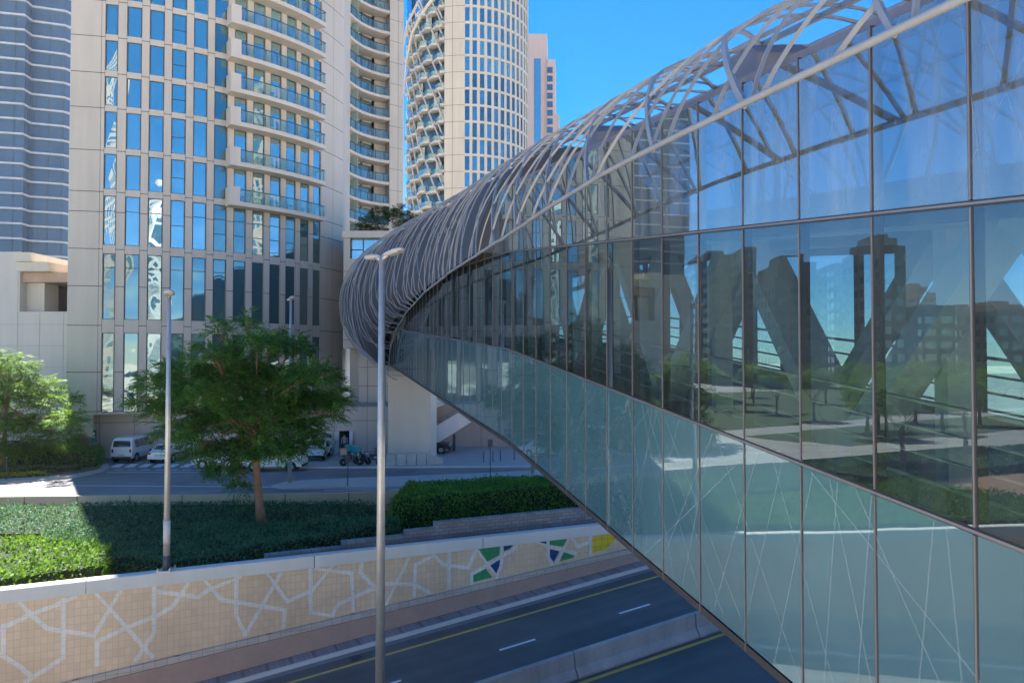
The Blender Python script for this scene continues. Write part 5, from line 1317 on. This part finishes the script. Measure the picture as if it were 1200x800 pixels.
def bike(label, loc, rz, boxm, seatm=None):
    t = thing('motorbike', label, 'motorbike', (0, 0, 0), 'delivery motorbikes by the doorway')
    for x in (-.62, .62):
        m = MB(); m.lathe((x, 0, .29), [(.19, -.04), (.27, -.055), (.29, -.03), (.29, .03), (.27, .055), (.19, .04)], 18, 0, 'y'); o = obj('wheel', m, M['rubber'], t, True)
        m = MB(); m.lathe((x, 0, .29), [(.05, -.05), (.05, .05)], 10, 0, 'y')
        for k in range(6): a = k * math.pi / 3; m.bar((x, 0, .29), (x + .2 * math.cos(a), 0, .29 + .2 * math.sin(a)), .02, .02, 0, (0, 1, 0))
        obj('rim', m, rim_m, o)
    m = MB(); m.tube([(.62, .07, .29), (.45, .07, .75), (.40, .07, .92)], .025, 6); m.tube([(.62, -.07, .29), (.45, -.07, .75), (.40, -.07, .92)], .025, 6); obj('fork', m, M['metal'], t, True)
    m = MB(); m.tube([(.42, 0, .80), (.1, 0, .45), (-.3, 0, .42), (-.62, 0, .29)], [.05, .07, .06, .03], 8); m.tube([(-.3, 0, .45), (-.6, 0, .68)], .04, 6); obj('frame', m, M['darkmetal'], t, True)
    m = MB(); m.ext([V3((.42, -.13, .62)), V3((.30, -.13, .84)), V3((-.02, -.13, .76)), V3((.02, -.13, .58))], V3((0, .26, 0))); obj('fuel_tank', m, M['darkmetal'], t, bevel=.04)
    m = MB(); m.ext([V3((.0, -.12, .72)), V3((.0, -.12, .80)), V3((-.42, -.12, .84)), V3((-.70, -.12, .80)), V3((-.66, -.12, .72))], V3((0, .24, 0))); obj('seat', m, M['rubber'], t, bevel=.03)
    m = MB(); m.tube([(.30, -.34, 1.0), (.38, -.2, .98), (.42, 0, .95), (.38, .2, .98), (.30, .34, 1.0)], .018, 6); obj('handlebar', m, M['darkmetal'], t, True)
    m = MB(); m.ball((.50, 0, .86), .09, 10); obj('headlight', m, clear, t, True)
    m = MB(); m.box(-.88, -.38, -.25, .25, .86, 1.32); o = obj('delivery_box', m, boxm, t, bevel=.04); m = MB(); m.box(-.89, -.37, -.26, .26, 1.322, 1.36); obj('lid', m, boxm, o, bevel=.012)
    t.location = loc; t.rotation_euler = (0, 0, rz); return t
bike('motorbike with a tan delivery box nearest the dark slim post', G(412, 545.5, .12), .3, boxt)
bike('motorbike with a bright teal delivery box before the doorway', G(424, 543.5, .12), -.5, teal)
bike('motorbike with a teal box standing further back beside the doorway', G(417.5, 540.8, .12), .1, teal)
bike('dark motorbike with a tan box half hidden by the tallest lamp', G(437.5, 544.5, .12), math.pi - .7, mat('dark_box', (.10, .09, .10), .6))
# ---------------------------------------------------------------- person in the doorway
def person(label, loc, rz):
    t = thing('person', label, 'person', loc)
    J = {'pel': (0, 0, .93, .125), 'wst': (0, .01, 1.08, .12), 'chs': (0, .01, 1.28, .145), 'nk0': (0, 0, 1.43, .075), 'nk': (0, 0, 1.50, .052), 'hd': (0, -.015, 1.61, .088), 'hdt': (0, -.01, 1.70, .075)}
    E = [('pel', 'wst'), ('wst', 'chs'), ('chs', 'nk0'), ('nk0', 'nk'), ('nk', 'hd'), ('hd', 'hdt')]
    for sx_, s_ in ((-1, 'l'), (1, 'r')):
        f = .06 * sx_
        J['hip' + s_] = (sx_ * .09, 0, .88, .095); J['kn' + s_] = (sx_ * .10, -.02 - f * .6, .48, .062); J['an' + s_] = (sx_ * .10, .03 - f, .09, .042); J['to' + s_] = (sx_ * .12, -.14 - f, .035, .034)
        J['sh' + s_] = (sx_ * .19, .01, 1.38, .062); J['el' + s_] = (sx_ * .25, .03, 1.10, .045); J['wr' + s_] = (sx_ * .24, -.06, .87, .030); J['pa' + s_] = (sx_ * .235, -.08, .80, .030)
        E += [('pel', 'hip' + s_), ('hip' + s_, 'kn' + s_), ('kn' + s_, 'an' + s_), ('an' + s_, 'to' + s_), ('nk0', 'sh' + s_), ('sh' + s_, 'el' + s_), ('el' + s_, 'wr' + s_), ('wr' + s_, 'pa' + s_)]
        for q, (dx, ln_) in enumerate(((-.026, .060), (-.009, .07), (.009, .066), (.026, .052))):
            J['f%d%s' % (q, s_)] = (sx_ * .235 + sx_ * 0.0, -.085 + dx, .80 - ln_ * .7, .009); J['g%d%s' % (q, s_)] = (sx_ * .222, -.088 + dx, .80 - ln_ * 1.25, .008)
            E += [('pa' + s_, 'f%d%s' % (q, s_)), ('f%d%s' % (q, s_), 'g%d%s' % (q, s_))]
        J['th' + s_] = (sx_ * .222, -.125, .795, .010); E += [('wr' + s_, 'th' + s_)]
    ks_ = list(J); me = bpy.data.meshes.new('person_body'); me.from_pydata([J[k][:3] for k in ks_], [(ks_.index(a), ks_.index(b_)) for a, b_ in E], [])
    o = bpy.data.objects.new('person_body', me); COL.objects.link(o); o.parent = t
    sk_ = o.modifiers.new('skin', 'SKIN'); sl = me.skin_vertices[0].data
    for i, k in enumerate(ks_): sl[i].radius = (J[k][3] * (1.15 if k in ('chs', 'wst', 'pel') else 1), J[k][3] * (.85 if k in ('chs', 'wst', 'pel') else 1)); sl[i].use_root = (k == 'pel')
    sb = o.modifiers.new('sub', 'SUBSURF'); sb.levels = 1; sb.render_levels = 1
    k = NT('person_surface'); p = k.n('ShaderNodeBsdfPrincipled'); p.inputs['Roughness'].default_value = .75
    tc = k.n('ShaderNodeTexCoord'); sp_ = k.n('ShaderNodeSeparateXYZ'); k.l(tc.outputs['Object'], sp_.inputs[0])
    c = k.mixc(k.math('GREATER_THAN', sp_.outputs[2], .93), (.05, .05, .07), (.36, .34, .36)); c = k.mixc(k.math('GREATER_THAN', sp_.outputs[2], 1.45), c, (.30, .17, .11)); c = k.mixc(k.math('LESS_THAN', sp_.outputs[2], .08), c, (.03, .03, .03))
    ax_ = k.math('ABSOLUTE', sp_.outputs[0]); hnd = k.math('MULTIPLY', k.math('GREATER_THAN', ax_, .195), k.math('LESS_THAN', sp_.outputs[2], .90)); c = k.mixc(hnd, c, (.30, .17, .11))
    k.l(c, p.inputs['Base Color']); k.l(p.outputs[0], k.out.inputs[0]); me.materials.append(k.m)
    m = MB(); m.ball((0, .012, 1.665), .098, 12, 0, (.95, 1.05, .8)); hair = obj('hair', m, mat('black_hair', (.015, .012, .012), .8), None, True); hair.parent = t
    m = MB()
    for sx_ in (-1, 1): m.ball((sx_ * .032, -.098, 1.625), .012, 8); m.ball((sx_ * .09, -.01, 1.60), .02, 6, 0, (.4, .8, 1.3))
    m.ball((0, -.108, 1.598), .015, 6, 0, (.8, 1, 1.4)); m.ball((0, -.098, 1.565), .018, 6, 0, (1.4, .5, .4)); fc = obj('face', m, mat('face_features', (.16, .08, .06), .6), None, True); fc.parent = t
    t.rotation_euler = (0, 0, rz); return t
pp = bp.at((d0 + d1) / 2 + .05, .12)[0]; person('person in a grey shirt and dark trousers standing in the open doorway', (pp.x, pp.y, .12), .2)
# ---------------------------------------------------------------- sky, sun, camera
w = bpy.data.worlds.new('World'); S.world = w; w.use_nodes = True
nt = w.node_tree; bg = nt.nodes['Background']; sk = nt.nodes.new('ShaderNodeTexSky'); sk.sky_type = 'NISHITA'; sk.sun_disc = False
SUN_EL, SUN_AZ = math.radians(58), math.radians(-33)     # azimuth from +Y towards +X
sk.sun_elevation = SUN_EL; sk.sun_rotation = SUN_AZ
sk.air_density = .8; sk.dust_density = .05; sk.ozone_density = 6.0; sk.altitude = 0
hs_ = nt.nodes.new("ShaderNodeHueSaturation"); hs_.inputs["Saturation"].default_value = 1.36; nt.links.new(sk.outputs[0], hs_.inputs["Color"]); nt.links.new(hs_.outputs[0], bg.inputs[0]); bg.inputs[1].default_value = .055
L = bpy.data.lights.new('sun', 'SUN'); L.energy = 5.0; L.angle = math.radians(.53); L.color = (1, .93, .82)
lo = bpy.data.objects.new('sun', L); COL.objects.link(lo)
dirv = V3((math.sin(SUN_AZ) * math.cos(SUN_EL), math.cos(SUN_AZ) * math.cos(SUN_EL), math.sin(SUN_EL)))
lo.rotation_euler = dirv.to_track_quat('Z', 'Y').to_euler(); lo.location = dirv * 200
hz = MB(); hz.box(-1350, 1350, -1350, 1350, -9, 165); ho = obj('haze', hz, [], None); ho['kind'] = 'stuff'
hm_ = bpy.data.materials.new('haze_air'); hm_.use_nodes = True; hm_.node_tree.nodes.clear()
vo = hm_.node_tree.nodes.new('ShaderNodeOutputMaterial'); pv_ = hm_.node_tree.nodes.new('ShaderNodeVolumePrincipled')
pv_.inputs['Color'].default_value = (.86, .92, 1, 1); pv_.inputs['Density'].default_value = .0001; pv_.inputs['Anisotropy'].default_value = .2
hm_.node_tree.links.new(pv_.outputs[0], vo.inputs['Volume']); ho.data.materials.append(hm_)
cam = bpy.data.cameras.new('camera'); co = bpy.data.objects.new('camera', cam); COL.objects.link(co)
co.location = (0, 0, HC); co.rotation_euler = (math.pi / 2 + PITCH, 0, 0)
cam.sensor_width = 36; cam.lens = FPX / 1200 * 36; cam.clip_start = .05; cam.clip_end = 6000
S.camera = co
S.view_settings.view_transform = 'Standard'; S.view_settings.look = 'None'; S.view_settings.gamma = 1
S.view_settings.use_curve_mapping = False; S.view_settings.exposure = 2.3
S.render.engine = 'CYCLES'; cy = S.cycles
cy.max_bounces = 8; cy.diffuse_bounces = 3; cy.glossy_bounces = 4; cy.transparent_max_bounces = 16; cy.transmission_bounces = 4
cy.use_denoising = True; cy.caustics_reflective = False; cy.caustics_refractive = False; cy.sample_clamp_indirect = 6
